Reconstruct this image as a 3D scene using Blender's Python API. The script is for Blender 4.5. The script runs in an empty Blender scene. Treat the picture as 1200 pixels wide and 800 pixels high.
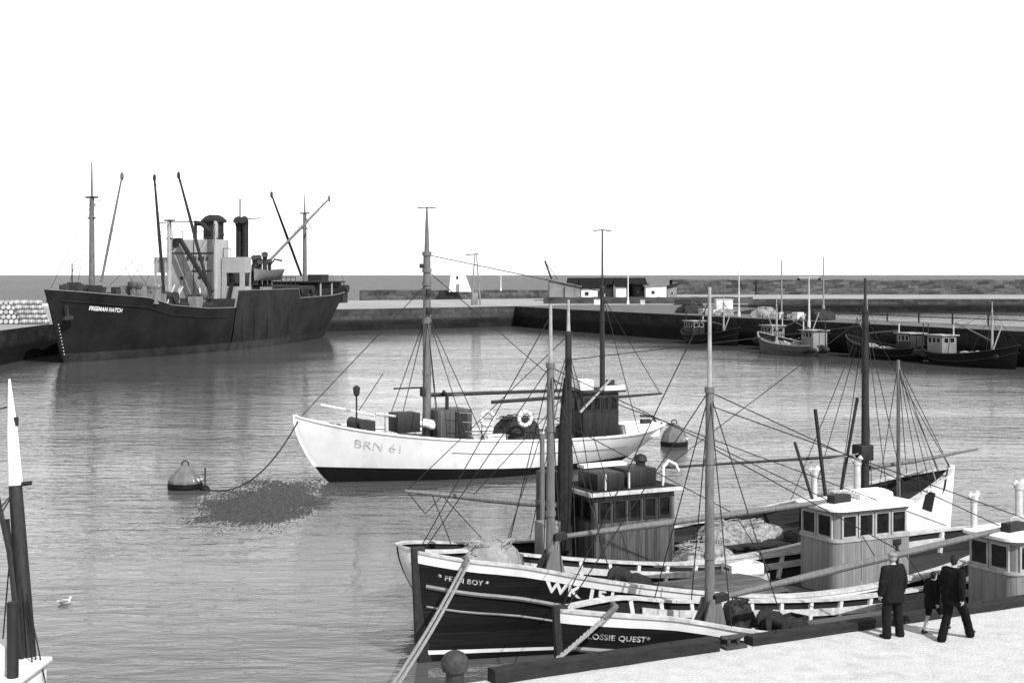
import bpy, math, random
from mathutils import Vector as V, Matrix as M4
sc = bpy.context.scene
COL = sc.collection
PI = math.pi
R = random.Random(7)
lerp = lambda a, b, t: a + (b - a) * t
clamp = lambda x, a=0.0, b=1.0: max(a, min(b, x))
CAM_H = 9.0; F = 1648.0; HOR = 322.0
def at(px, py, Y):                       # the spot Y metres away that the photo shows at (px, py)
    return V(((px - 600) / F * Y, Y, CAM_H - (py - HOR) / F * Y))
def ground(px, py, z=0.0):               # the same, on the level z
    return at(px, py, (CAM_H - z) * F / (py - HOR))

# ------------------------------------------------------------------ materials (all neutral greys: a black and white place)
MATS = {}
def _mat(name):
    m = bpy.data.materials.new(name); m.use_nodes = True
    nt = m.node_tree; b = nt.nodes['Principled BSDF']
    MATS[name] = m
    return m, nt, b
def _n(nt, typ, **kw):
    n = nt.nodes.new(typ)
    for k, v in kw.items():
        if k.startswith('i_'): n.inputs[k[2:].replace('_', ' ')].default_value = v
        else: setattr(n, k, v)
    return n
def g3(v): return (v, v, v, 1)
def tone(c): return c**1.28                      # the steep tone scale of old orthochromatic film, applied to every paint
def mat(name, c, c2=None, rough=.7, scale=3.0, bump=.2, spec=.3, detail=6.0, stretch=(1, 1, 1), stain=0.0, metal=0.0):
    m, nt, b = _mat(name); L = nt.links.new
    c2 = c * .65 if c2 is None else c2
    c, c2 = tone(c), tone(c2)
    tc = _n(nt, 'ShaderNodeTexCoord'); mp = _n(nt, 'ShaderNodeMapping'); mp.inputs['Scale'].default_value = stretch
    L(tc.outputs['Object'], mp.inputs['Vector'])
    no = _n(nt, 'ShaderNodeTexNoise', i_Scale=scale, i_Detail=detail, i_Roughness=.62)
    L(mp.outputs[0], no.inputs['Vector'])
    cr = _n(nt, 'ShaderNodeValToRGB'); cr.color_ramp.elements[0].position = .32; cr.color_ramp.elements[1].position = .68
    cr.color_ramp.elements[0].color = g3(c2); cr.color_ramp.elements[1].color = g3(c)
    L(no.outputs['Fac'], cr.inputs['Fac'])
    col = cr.outputs['Color']
    if stain:
        n2 = _n(nt, 'ShaderNodeTexNoise', i_Scale=scale * .35, i_Detail=8.0, i_Roughness=.7)
        mp2 = _n(nt, 'ShaderNodeMapping'); mp2.inputs['Scale'].default_value = (1.6, 1.6, .35)
        L(tc.outputs['Object'], mp2.inputs['Vector']); L(mp2.outputs[0], n2.inputs['Vector'])
        r2 = _n(nt, 'ShaderNodeValToRGB'); r2.color_ramp.elements[0].position = .5; r2.color_ramp.elements[1].position = .72
        r2.color_ramp.elements[0].color = g3(1); r2.color_ramp.elements[1].color = g3(1 - stain)
        L(n2.outputs['Fac'], r2.inputs['Fac'])
        mx = _n(nt, 'ShaderNodeMix', data_type='RGBA', blend_type='MULTIPLY'); mx.inputs['Factor'].default_value = 1
        L(col, mx.inputs[6]); L(r2.outputs['Color'], mx.inputs[7]); col = mx.outputs[2]
    L(col, b.inputs['Base Color'])
    b.inputs['Roughness'].default_value = rough; b.inputs['Specular IOR Level'].default_value = spec; b.inputs['Metallic'].default_value = metal
    if bump:
        n3 = _n(nt, 'ShaderNodeTexNoise', i_Scale=scale * 5, i_Detail=5.0)
        L(mp.outputs[0], n3.inputs['Vector'])
        bp = _n(nt, 'ShaderNodeBump', i_Strength=bump, i_Distance=.03)
        L(n3.outputs['Fac'], bp.inputs['Height']); L(bp.outputs[0], b.inputs['Normal'])
    return m
def planks(name, c, axis='X', width=.14, rough=.6, seam=.25, var=.5, spec=.3, bump=.5, grain=1.0):
    m, nt, b = _mat(name); L = nt.links.new; c = tone(c)
    tc = _n(nt, 'ShaderNodeTexCoord'); sp = _n(nt, 'ShaderNodeSeparateXYZ'); L(tc.outputs['Object'], sp.inputs[0])
    src = sp.outputs[axis] if axis != 'XY' else None
    if axis == 'XY':
        ad = _n(nt, 'ShaderNodeMath', operation='ADD'); L(sp.outputs['X'], ad.inputs[0]); L(sp.outputs['Y'], ad.inputs[1]); src = ad.outputs[0]
    dv = _n(nt, 'ShaderNodeMath', operation='DIVIDE'); dv.inputs[1].default_value = width; L(src, dv.inputs[0])
    fl = _n(nt, 'ShaderNodeMath', operation='FLOOR'); L(dv.outputs[0], fl.inputs[0])
    fr = _n(nt, 'ShaderNodeMath', operation='FRACT'); L(dv.outputs[0], fr.inputs[0])
    wn = _n(nt, 'ShaderNodeTexWhiteNoise', noise_dimensions='1D'); L(fl.outputs[0], wn.inputs['W'])
    mr = _n(nt, 'ShaderNodeMapRange'); mr.inputs['To Min'].default_value = 1 - var; mr.inputs['To Max'].default_value = 1.0
    L(wn.outputs['Value'], mr.inputs['Value'])
    d = _n(nt, 'ShaderNodeMath', operation='SUBTRACT'); d.inputs[1].default_value = .5; L(fr.outputs[0], d.inputs[0])
    ab = _n(nt, 'ShaderNodeMath', operation='ABSOLUTE'); L(d.outputs[0], ab.inputs[0])
    sm = _n(nt, 'ShaderNodeMapRange'); sm.inputs['From Min'].default_value = .42; sm.inputs['From Max'].default_value = .5
    sm.inputs['To Min'].default_value = 1; sm.inputs['To Max'].default_value = seam; L(ab.outputs[0], sm.inputs['Value'])
    st = {'X': (10, 10, .8), 'Y': (.8, 10, 10), 'Z': (.8, .8, 12), 'XY': (10, 10, .8)}[axis]
    mp = _n(nt, 'ShaderNodeMapping'); mp.inputs['Scale'].default_value = st; L(tc.outputs['Object'], mp.inputs['Vector'])
    no = _n(nt, 'ShaderNodeTexNoise', i_Scale=1.6, i_Detail=6.0, i_Roughness=.65); L(mp.outputs[0], no.inputs['Vector'])
    mg = _n(nt, 'ShaderNodeMapRange'); mg.inputs['From Min'].default_value = .3; mg.inputs['From Max'].default_value = .7
    mg.inputs['To Min'].default_value = 1 - .55 * grain; L(no.outputs['Fac'], mg.inputs['Value'])
    a = _n(nt, 'ShaderNodeMath', operation='MULTIPLY'); L(mr.outputs[0], a.inputs[0]); L(sm.outputs[0], a.inputs[1])
    a2 = _n(nt, 'ShaderNodeMath', operation='MULTIPLY'); L(a.outputs[0], a2.inputs[0]); L(mg.outputs[0], a2.inputs[1])
    a3 = _n(nt, 'ShaderNodeMath', operation='MULTIPLY'); L(a2.outputs[0], a3.inputs[0]); a3.inputs[1].default_value = c
    L(a3.outputs[0], b.inputs['Base Color'])
    b.inputs['Roughness'].default_value = rough; b.inputs['Specular IOR Level'].default_value = spec
    bp = _n(nt, 'ShaderNodeBump', i_Strength=bump, i_Distance=.02); L(a.outputs[0], bp.inputs['Height']); L(bp.outputs[0], b.inputs['Normal'])
    return m
def stone(name, c, sx=1.6, sz=.7, rough=.9, mortar=.5, var=.5, axis='X', weed=0.0):
    m, nt, b = _mat(name); L = nt.links.new
    tc = _n(nt, 'ShaderNodeTexCoord'); sp = _n(nt, 'ShaderNodeSeparateXYZ'); L(tc.outputs['Object'], sp.inputs[0])
    cb = _n(nt, 'ShaderNodeCombineXYZ'); L(sp.outputs[axis], cb.inputs[0]); L(sp.outputs['Z'], cb.inputs[1])
    br = _n(nt, 'ShaderNodeTexBrick'); br.inputs['Scale'].default_value = 1
    br.inputs['Brick Width'].default_value = sx; br.inputs['Row Height'].default_value = sz; br.inputs['Mortar Size'].default_value = .035
    br.inputs['Color1'].default_value = g3(c); br.inputs['Color2'].default_value = g3(c * (1 - var)); br.inputs['Mortar'].default_value = g3(c * mortar)
    L(cb.outputs[0], br.inputs['Vector'])
    no = _n(nt, 'ShaderNodeTexNoise', i_Scale=.9, i_Detail=9.0, i_Roughness=.7); L(tc.outputs['Object'], no.inputs['Vector'])
    mr = _n(nt, 'ShaderNodeMapRange'); mr.inputs['From Min'].default_value = .3; mr.inputs['From Max'].default_value = .7
    mr.inputs['To Min'].default_value = .45; mr.inputs['To Max'].default_value = 1.15; L(no.outputs['Fac'], mr.inputs['Value'])
    mx = _n(nt, 'ShaderNodeMix', data_type='RGBA', blend_type='MULTIPLY'); mx.inputs['Factor'].default_value = 1
    L(br.outputs['Color'], mx.inputs[6]); L(mr.outputs[0], mx.inputs[7]); col = mx.outputs[2]
    if weed:                               # weed and tar up to the high water mark
        w = _n(nt, 'ShaderNodeMath', operation='ADD'); n2 = _n(nt, 'ShaderNodeMath', operation='MULTIPLY'); n2.inputs[1].default_value = -1.4
        L(no.outputs['Fac'], n2.inputs[0]); L(sp.outputs['Z'], w.inputs[0]); L(n2.outputs[0], w.inputs[1])
        m2 = _n(nt, 'ShaderNodeMapRange'); m2.inputs['From Min'].default_value = weed - .9; m2.inputs['From Max'].default_value = weed - .3
        m2.inputs['To Min'].default_value = .25; L(w.outputs[0], m2.inputs['Value'])
        mx2 = _n(nt, 'ShaderNodeMix', data_type='RGBA', blend_type='MULTIPLY'); mx2.inputs['Factor'].default_value = 1
        L(col, mx2.inputs[6]); L(m2.outputs[0], mx2.inputs[7]); col = mx2.outputs[2]
    L(col, b.inputs['Base Color']); b.inputs['Roughness'].default_value = rough; b.inputs['Specular IOR Level'].default_value = .15
    bp = _n(nt, 'ShaderNodeBump', i_Strength=.5, i_Distance=.05); L(br.outputs['Fac'], bp.inputs['Height']); bp.invert = True
    bp2 = _n(nt, 'ShaderNodeBump', i_Strength=.5, i_Distance=.08); L(no.outputs['Fac'], bp2.inputs['Height']); L(bp.outputs[0], bp2.inputs['Normal'])
    L(bp2.outputs[0], b.inputs['Normal'])
    return m
def water(name, base, rough, layers, spec=.5, patch=(.02, .05), calm=.35):
    m, nt, b = _mat(name); L = nt.links.new
    tc = _n(nt, 'ShaderNodeTexCoord'); prev = None
    pm = _n(nt, 'ShaderNodeMapping'); pm.inputs['Scale'].default_value = (patch[0], patch[1], 1); pm.inputs['Rotation'].default_value = (0, 0, .3); L(tc.outputs['Object'], pm.inputs['Vector'])
    pn_ = _n(nt, 'ShaderNodeTexNoise', i_Scale=1.0, i_Detail=5.0, i_Roughness=.6, i_Distortion=.6); L(pm.outputs[0], pn_.inputs['Vector'])
    pr = _n(nt, 'ShaderNodeMapRange'); pr.inputs['From Min'].default_value = .38; pr.inputs['From Max'].default_value = .62
    pr.inputs['To Min'].default_value = calm; pr.inputs['To Max'].default_value = 1.0; L(pn_.outputs['Fac'], pr.inputs['Value'])   # calm and ruffled patches
    for (sx, sy, strength, dist, det) in layers:
        mp = _n(nt, 'ShaderNodeMapping'); mp.inputs['Scale'].default_value = (sx, sy, 1); mp.inputs['Rotation'].default_value = (0, 0, .12)
        L(tc.outputs['Object'], mp.inputs['Vector'])
        no = _n(nt, 'ShaderNodeTexNoise', i_Scale=1.0, i_Detail=det, i_Roughness=.5, i_Distortion=.5); L(mp.outputs[0], no.inputs['Vector'])
        bp = _n(nt, 'ShaderNodeBump', i_Distance=dist); L(no.outputs['Fac'], bp.inputs['Height'])
        ml = _n(nt, 'ShaderNodeMath', operation='MULTIPLY'); ml.inputs[1].default_value = strength; L(pr.outputs[0], ml.inputs[0]); L(ml.outputs[0], bp.inputs['Strength'])
        if prev: L(prev.outputs[0], bp.inputs['Normal'])
        prev = bp
    L(prev.outputs[0], b.inputs['Normal'])
    b.inputs['Base Color'].default_value = g3(base); b.inputs['Roughness'].default_value = rough
    b.inputs['IOR'].default_value = 1.33; b.inputs['Specular IOR Level'].default_value = spec
    return m

# ------------------------------------------------------------------ mesh builder
class MB:
    def __init__(s): s.v = []; s.f = []
    def add(s, vs, fs):
        o = len(s.v); s.v += [tuple(p) for p in vs]; s.f += [tuple(i + o for i in f) for f in fs]; return s
    def box(s, c, size, rot=None):
        x, y, z = [k / 2 for k in size]; c = V(c)
        vs = [V((a, b, d)) for d in (-z, z) for b in (-y, y) for a in (-x, x)]
        if rot is not None:
            mm = M4.Rotation(rot, 3, 'Z') if isinstance(rot, (int, float)) else rot
            vs = [mm @ p for p in vs]
        return s.add([p + c for p in vs], [(0, 2, 3, 1), (4, 5, 7, 6), (0, 1, 5, 4), (2, 6, 7, 3), (0, 4, 6, 2), (1, 3, 7, 5)])
    def beam(s, p0, p1, w, h, up=(0, 0, 1)):
        p0, p1 = V(p0), V(p1); d = (p1 - p0).normalized(); up = V(up)
        if abs(d.dot(up)) > .98: up = V((1, 0, 0))
        sd = d.cross(up).normalized(); u = sd.cross(d).normalized()
        q = [sd * (w / 2 * a) + u * (h / 2 * b) for a, b in ((-1, -1), (1, -1), (1, 1), (-1, 1))]
        return s.add([p0 + k for k in q] + [p1 + k for k in q], [(0, 3, 2, 1), (4, 5, 6, 7)] + [(i, (i + 1) % 4, 4 + (i + 1) % 4, 4 + i) for i in range(4)])
    def tube(s, pts, r, n=8, caps=True, closed=False):
        pts = [V(p) for p in pts]; m = len(pts)
        rs = r if isinstance(r, (list, tuple)) else [r] * m
        rows = []; side = None
        for i, p in enumerate(pts):
            a = pts[(i - 1) % m] if (closed or i > 0) else p
            b = pts[(i + 1) % m] if (closed or i < m - 1) else p
            t = (b - a)
            t = t.normalized() if t.length > 1e-9 else V((0, 0, 1))
            if side is None:
                ref = V((0, 0, 1)) if abs(t.z) < .9 else V((1, 0, 0)); side = t.cross(ref).normalized()
            else:
                side = (side - t * side.dot(t))
                side = side.normalized() if side.length > 1e-6 else t.orthogonal().normalized()
            u = side.cross(t)
            rows.append([p + side * (math.cos(2 * PI * k / n) * rs[i]) + u * (math.sin(2 * PI * k / n) * rs[i]) for k in range(n)])
        o = len(s.v); s.v += [tuple(p) for row in rows for p in row]
        for i in range(m if closed else m - 1):
            j = (i + 1) % m
            for k in range(n):
                s.f.append((o + i * n + k, o + i * n + (k + 1) % n, o + j * n + (k + 1) % n, o + j * n + k))
        if caps and not closed:
            s.f.append(tuple(o + k for k in reversed(range(n)))); s.f.append(tuple(o + (m - 1) * n + k for k in range(n)))
        return s
    def lathe(s, prof, c=(0, 0, 0), n=16, mtx=None):
        c = V(c); rows = []
        for r, z in prof:
            row = [V((math.cos(2 * PI * k / n) * r, math.sin(2 * PI * k / n) * r, z)) for k in range(n)]
            if mtx is not None: row = [mtx @ p for p in row]
            rows.append([p + c for p in row])
        return s.grid(rows, wrap=True, caps=True)
    def grid(s, rows, wrap=False, caps=False, flip=False):
        n = len(rows[0]); o = len(s.v); s.v += [tuple(p) for row in rows for p in row]
        for i in range(len(rows) - 1):
            for k in range(n if wrap else n - 1):
                q = (o + i * n + k, o + i * n + (k + 1) % n, o + (i + 1) * n + (k + 1) % n, o + (i + 1) * n + k)
                s.f.append(q[::-1] if flip else q)
        if caps:
            s.f.append(tuple(o + k for k in reversed(range(n)))); s.f.append(tuple(o + (len(rows) - 1) * n + k for k in range(n)))
        return s
    def prism(s, poly, z0, z1):
        n = len(poly)
        return s.add([(x, y, z0) for x, y in poly] + [(x, y, z1) for x, y in poly],
                     [tuple(reversed(range(n))), tuple(range(n, 2 * n))] + [(i, (i + 1) % n, n + (i + 1) % n, n + i) for i in range(n)])
    def ball(s, c, r, n=12, m=8, mtx=None):
        r = (r, r, r) if isinstance(r, (int, float)) else r
        rows = []
        for i in range(m + 1):
            a = -PI / 2 + PI * i / m; cr = max(math.cos(a), 1e-3)
            row = [V((r[0] * cr * math.cos(2 * PI * k / n), r[1] * cr * math.sin(2 * PI * k / n), r[2] * math.sin(a))) for k in range(n)]
            if mtx is not None: row = [mtx @ p for p in row]
            rows.append([p + V(c) for p in row])
        return s.grid(rows, wrap=True, caps=True)
    def build(s, name, m, parent=None, smooth=True, angle=35, bevel=0, remesh=0, sm_it=0, xf=None):
        me = bpy.data.meshes.new(name); me.from_pydata([xf @ V(p) for p in s.v] if xf is not None else s.v, [], s.f); me.update()
        me.materials.append(MATS[m] if isinstance(m, str) else m)
        o = bpy.data.objects.new(name, me); COL.objects.link(o)
        if remesh or bevel or sm_it:
            if remesh:
                md = o.modifiers.new('r', 'REMESH'); md.mode = 'VOXEL'; md.voxel_size = remesh
            if sm_it:
                md = o.modifiers.new('s', 'SMOOTH'); md.iterations = sm_it; md.factor = .5
            if bevel:
                md = o.modifiers.new('b', 'BEVEL'); md.width = bevel; md.segments = 2; md.limit_method = 'ANGLE'
            dg = bpy.context.evaluated_depsgraph_get()
            nm = bpy.data.meshes.new_from_object(o.evaluated_get(dg)); o.modifiers.clear(); o.data = nm; bpy.data.meshes.remove(me); me = nm
            me.name = name
        if smooth:
            me.polygons.foreach_set('use_smooth', [True] * len(me.polygons)); me.set_sharp_from_angle(angle=math.radians(180 if remesh else angle))
        if parent is not None: o.parent = parent
        return o
def crinkle(o, amp, k=(16, 16, 7)):                     # folds in cloth
    from mathutils import noise as NZ
    ns = [v.normal.copy() for v in o.data.vertices]
    for v, nv in zip(o.data.vertices, ns):
        c = v.co.copy(); d = NZ.noise(V((c.x * k[0], c.y * k[1], c.z * k[2]))) + .5 * NZ.noise(V((c.x * 9 + 3, c.y * 9, c.z * 31)))
        v.co = c + nv * (d * amp)
    o.data.update(); return o
def tag(o, label=None, cat=None, group=None, kind=None):
    if label: o['label'] = label
    if cat: o['category'] = cat
    if group: o['group'] = group
    if kind: o['kind'] = kind
    return o
def empty(name, loc, rz=0.0, label=None, cat=None, group=None):
    o = bpy.data.objects.new(name, None); COL.objects.link(o); o.location = loc; o.rotation_euler = (0, 0, rz); o.empty_display_size = .3
    return tag(o, label, cat, group)
def kids(o): return [c for c in COL.objects if c.parent == o]
def copy_tree(o, parent=None):
    c = o.copy(); COL.objects.link(c)
    if parent is not None: c.parent = parent
    for ch in kids(o): copy_tree(ch, c)
    return c
def text_mesh(txt, size, bold=.0, wide=1.0):         # vertices (u, w) and faces of a line of lettering
    cu = bpy.data.curves.new('t', 'FONT'); cu.body = txt; cu.size = size; cu.offset = bold; cu.space_character = 1.08
    o = bpy.data.objects.new('t', cu); COL.objects.link(o)
    me = bpy.data.meshes.new_from_object(o.evaluated_get(bpy.context.evaluated_depsgraph_get()))
    vs = [(p.co.x * wide, p.co.y) for p in me.vertices]; fs = [tuple(f.vertices) for f in me.polygons]
    bpy.data.objects.remove(o); bpy.data.curves.remove(cu); bpy.data.meshes.remove(me)
    return vs, fs
def sag(p0, p1, drop, n=10):
    p0, p1 = V(p0), V(p1)
    return [p0.lerp(p1, i / n) - V((0, 0, drop * 4 * (i / n) * (1 - i / n))) for i in range(n + 1)]
def rrect(x0, x1, y0, y1, r, n=5):
    out = []
    for cx, cy, a0 in ((x1 - r, y1 - r, 0), (x0 + r, y1 - r, PI / 2), (x0 + r, y0 + r, PI), (x1 - r, y0 + r, 1.5 * PI)):
        out += [(cx + r * math.cos(a0 + PI / 2 * i / n), cy + r * math.sin(a0 + PI / 2 * i / n)) for i in range(n + 1)]
    return out

# ------------------------------------------------------------------ hull
def curve(pts):                                        # smooth interpolation through (a, z)
    def f(a):
        if a <= pts[0][0]: return pts[0][1]
        for i in range(len(pts) - 1):
            (a0, z0), (a1, z1) = pts[i], pts[i + 1]
            if a <= a1:
                t = (a - a0) / (a1 - a0)
                m0 = (z1 - pts[i - 1][1]) / (a1 - pts[i - 1][0]) if i > 0 else (z1 - z0) / (a1 - a0)
                m1 = (pts[i + 2][1] - z0) / (pts[i + 2][0] - a0) if i + 2 < len(pts) else (z1 - z0) / (a1 - a0)
                h = a1 - a0
                return (2 * t**3 - 3 * t**2 + 1) * z0 + (t**3 - 2 * t**2 + t) * h * m0 + (-2 * t**3 + 3 * t**2) * z1 + (t**3 - t**2) * h * m1
        return pts[-1][1]
    return f
class Hull:                                            # bow at +x, port at +y, water at z = 0
    def __init__(s, L, B, sheer, rake_b=.8, rake_s=1.2, zk=-.8, um=.5, pb=2.2, qb=.9, ps=2.6, qs=.75, e=(.22, .8, .9), n=36, linear=False, rsp=1.6, bx=1.0):
        s.bx = bx
        s.L, s.B, s.rb, s.rs, s.zk, s.um, s.pb, s.qb, s.ps, s.qs, s.e, s.rsp = L, B, rake_b, rake_s, zk, um, pb, qb, ps, qs, e, rsp
        if linear:
            def f(a):
                for (a0, z0), (a1, z1) in zip(sheer, sheer[1:]):
                    if a <= a1: return lerp(z0, z1, clamp((a - a0) / (a1 - a0)))
                return sheer[-1][1]
            s.sheer = f
            us = sorted(set([.5 - .5 * math.cos(PI * i / n) for i in range(n + 1)] + [clamp(a / L) for a, z in sheer]))
        else:
            s.sheer = curve(sheer); us = [.5 - .5 * math.cos(PI * i / n) for i in range(n + 1)]
        s.us = us; s.zb = s.sheer(0); s.zs = s.sheer(L)
    def hb(s, u):
        if u < s.um: k = (s.um - u) / s.um; r = max(0, 1 - k**s.pb)**s.qb
        else: k = (u - s.um) / (1 - s.um); r = max(0, 1 - k**s.ps)**s.qs
        return s.B / 2 * r + .06
    def pt(s, u, z, side=1, inset=0.0, lift=0.0):
        zs = s.sheer(u * s.L)
        cb = clamp((s.zb - z) / s.zb, -.3, 1.6); cs = clamp((s.zs - z) / s.zs, 0, 1.6)
        xb = s.L / 2 - s.rb * math.copysign(abs(cb)**s.bx, cb); xs = -s.L / 2 + s.rs * cs**s.rsp
        if z < .2: xb -= .8 * (.2 - z)**2
        k = (s.um - u) / s.um if u < s.um else (u - s.um) / (1 - s.um)
        e = lerp(s.e[0], s.e[1] if u < s.um else s.e[2], k**1.5)
        v = clamp((z - s.zk) / (zs - s.zk), 0.0, 1.05)
        y = max(s.hb(u) * v**e - inset, 0.0)
        sl = s.zk                                           # inset also pulls the ends in
        x = xb + (xs - xb) * u
        if inset > 0: x = clamp(x, xs + inset * 1.2, xb - inset * 1.2)
        return V((x, side * y, z + lift))
    def band(s, zlo, zhi, rows, inset=0.0, mb=None, sides=(1, -1), u0=0.0, u1=1.0, back=False):
        mb = mb or MB(); us = [u for u in s.us if u0 <= u <= u1]
        for sd in sides:
            rr = [[s.pt(u, lerp(zlo(u), zhi(u), j / rows), sd, inset) for u in us] for j in range(rows + 1)]
            mb.grid(rr, flip=(sd > 0) != back)
        return mb
    def u_at(s, x, z):
        u = .5
        for _ in range(30):
            a, b = s.pt(0, z).x, s.pt(1, z).x; u = clamp((a - x) / (a - b))
        return u
    def deck(s, z, inset=.05, u0=.015, u1=.985):
        mb = MB(); us = [u for u in s.us if u0 <= u <= u1]
        mb.grid([[lerp(s.pt(u, z(u), 1, inset), s.pt(u, z(u), -1, inset), k / 6) + V((0, 0, .05 * (1 - (k / 3 - 1)**2))) for k in range(7)] for u in us])
        return mb
    def rail(s, z, w_out, w_in, h, sides=(1, -1), u0=0.0, u1=1.0, mb=None):
        mb = mb or MB(); us = [u for u in s.us if u0 <= u <= u1]
        for sd in sides:
            rows = []
            for u in us:
                p = s.pt(u, z(u), sd)
                o_, i_ = p + V((0, sd * w_out, 0)), V((p.x, sd * max(abs(p.y) - w_in, 0), p.z))
                rows.append([o_, o_ + V((0, 0, h)), i_ + V((0, 0, h)), i_])
            mb.grid(rows, wrap=True, caps=True, flip=sd < 0)
        return mb
    def strake(s, z, r, sides=(1, -1), u0=0.0, u1=1.0, out=0.0):
        mb = MB(); us = [u for u in s.us if u0 <= u <= u1]
        for sd in sides: mb.tube([s.pt(u, z(u), sd) + V((0, sd * out, 0)) for u in us], r, 6)
        return mb
    def stem(s, w=.12, d=.2, top=.15, z0=None):
        mb = MB(); zz = [lerp(s.zk if z0 is None else z0, s.zb + top, i / 8) for i in range(9)]
        rows = []
        for z in zz:
            p = s.pt(0, z)
            rows.append([V((p.x - d * .6, w / 2 + .02, z)), V((p.x + d * .4, w / 3, z)), V((p.x + d * .4, -w / 3, z)), V((p.x - d * .6, -w / 2 - .02, z))])
        return mb.grid(rows, wrap=True, caps=True)
    def lettering(s, txt, size, x0, zoff, sd=1, bold=.0, out=.015, wide=1.0, back=False):   # read from bow to stern on the port side
        vs, fs = text_mesh(txt, size, bold, wide); mb = MB(); pts = []
        for (u_, w_) in vs:
            x = x0 - u_ if sd > 0 else x0 + u_
            ua = clamp((s.L / 2 - x) / s.L)
            z = s.sheer(ua * s.L) + zoff + w_
            ua = s.u_at(x, z); p = s.pt(ua, z, sd); q = s.pt(min(ua + .01, 1), z, sd); up = s.pt(ua, z + .05, sd)
            nrm = (q - p).cross(up - p); nrm = nrm.normalized() if nrm.length > 0 else V((0, sd, 0))
            if nrm.y * sd < 0: nrm = -nrm
            pts.append(p + nrm * out + V((math.sin(z * 61 + x * 17), 0, math.sin(x * 43 + z * 29))) * size * .018)
        mb.add(pts, fs)
        return mb
# ------------------------------------------------------------------ palette
mat('black_paint', .014, .022, rough=.5, scale=2, bump=.15, spec=.3, stain=.3)
planks('black_hull', .036, 'Z', .17, rough=.5, seam=.5, var=.55, bump=.4, grain=1.2)
mat('tar_paint', .02, .012, rough=.65, scale=3, spec=.2)
mat('white_paint', .82, .74, rough=.5, scale=2.5, bump=.08, stain=.16)
mat('white_hull', .84, .76, rough=.45, scale=1.5, bump=.12, stain=.24)
mat('pale_paint', .62, .44, rough=.6, scale=5, bump=.2, stain=.4)
mat('grey_paint', .3, .22, rough=.6, scale=3, bump=.1, stain=.35)
mat('ship_grey', .43, .34, rough=.6, scale=.6, bump=.05, stain=.45)
mat('ship_black', .035, .006, rough=.75, scale=.3, bump=.05, stain=.4)
mat('ship_side', .055, .016, rough=.7, scale=.35, bump=.05, stain=.5)
mat('ship_boot', .085, .04, rough=.8, scale=.6, bump=.1, stain=.5)
mat('dark_steel', .05, .03, rough=.6, scale=3, bump=.1)
mat('iron', .07, .04, rough=.6, scale=8, bump=.5, stain=.4)
mat('rust_iron', .1, .045, rough=.8, scale=9, bump=.6)
mat('spar_wood', .23, .14, rough=.55, scale=3, stretch=(5, 5, .7), bump=.2)
mat('dark_wood', .06, .03, rough=.6, scale=4, bump=.3, stretch=(3, 3, 1))
mat('bare_wood', .46, .34, rough=.7, scale=4, bump=.3)
mat('weather_pole', .42, .3, rough=.7, scale=4, bump=.1)
mat('ship_mast', .2, .14, rough=.7, scale=2, bump=.05)
mat('weathered_timber', .05, .025, rough=.9, scale=3, bump=.7, stretch=(1, 1, 4))
planks('deck_planks', .1, 'Y', .11, rough=.7, seam=.35, var=.3, spec=.2)
planks('pale_planks', .22, 'Y', .2, rough=.8, seam=.3, var=.35, spec=.2)
planks('cabin_planks', .36, 'XY', .09, rough=.5, seam=.55, var=.25, grain=.6)
planks('dark_cabin_planks', .19, 'XY', .1, rough=.55, seam=.3, var=.6)
planks('brown_cabin', .07, 'XY', .12, rough=.5, seam=.4, var=.4)
planks('lining', .045, 'Z', .16, rough=.8, seam=.4, var=.4, spec=.2)
mat('glass', .01, .045, rough=.07, scale=2.2, bump=0, spec=.6)
mat('canvas', .2, .13, rough=.9, scale=4, bump=.6)
mat('dark_canvas', .05, .025, rough=.9, scale=6, bump=.8)
mat('pale_canvas', .7, .55, rough=.9, scale=4, bump=.4)
mat('rope', .42, .28, rough=.9, scale=14, bump=.8)
mat('dark_rope', .05, .03, rough=.9, scale=14, bump=.5)
mat('wire', .03, .02, rough=.6, scale=9, bump=0)
mat('net', .5, .12, rough=.95, scale=9, bump=1.0)
mat('dark_net', .09, .02, rough=.95, scale=9, bump=1.0)
mat('fish_box', .5, .3, rough=.85, scale=5, bump=.3)
mat('barrel_wood', .72, .5, rough=.8, scale=4, bump=.2, stretch=(1, 5, 5))
mat('barrel_hoop', .25, .15, rough=.6, scale=6)
mat('concrete', .58, .5, rough=.9, scale=3, bump=.9, detail=14, stain=.22, spec=.2)
mat('pier_top', .22, .15, rough=.95, scale=.25, bump=.3, stain=.3, spec=.1)
mat('pier_pale', .42, .3, rough=.95, scale=.2, bump=.3, spec=.1)
stone('quay_stone', .13, 1.4, .6, weed=1.0)
stone('pier_stone', .035, 2.0, .75, weed=1.7, axis='Y')
stone('breakwater_stone', .11, 3.2, 1.0, var=.6)
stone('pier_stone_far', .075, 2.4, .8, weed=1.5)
mat('rubble', .13, .05, rough=1, scale=.22, bump=1.0, detail=10, stretch=(1, 1, 1.6), spec=.1)
mat('roof_dark', .035, .02, rough=.9, scale=.8, bump=.2, spec=.1)
mat('shed_grey', .3, .2, rough=.85, scale=.5, bump=.1, stain=.3)
mat('shed_white', .78, .6, rough=.85, scale=.5, bump=.1, stain=.3)
mat('suit_dark', .016, .011, rough=.9, scale=20, bump=.3, spec=.15)
mat('suit_grey', .03, .02, rough=.9, scale=16, bump=.4, spec=.15)
mat('skin', .42, .36, rough=.55, scale=8, bump=.1)
mat('hair', .025, .015, rough=.6, scale=30, bump=.5)
mat('cap_cloth', .33, .24, rough=.95, scale=20, bump=.4)
mat('shoe', .012, .02, rough=.35, scale=9, bump=.1)
mat('sock', .6, .5, rough=.95, scale=20, bump=.3)
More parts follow.
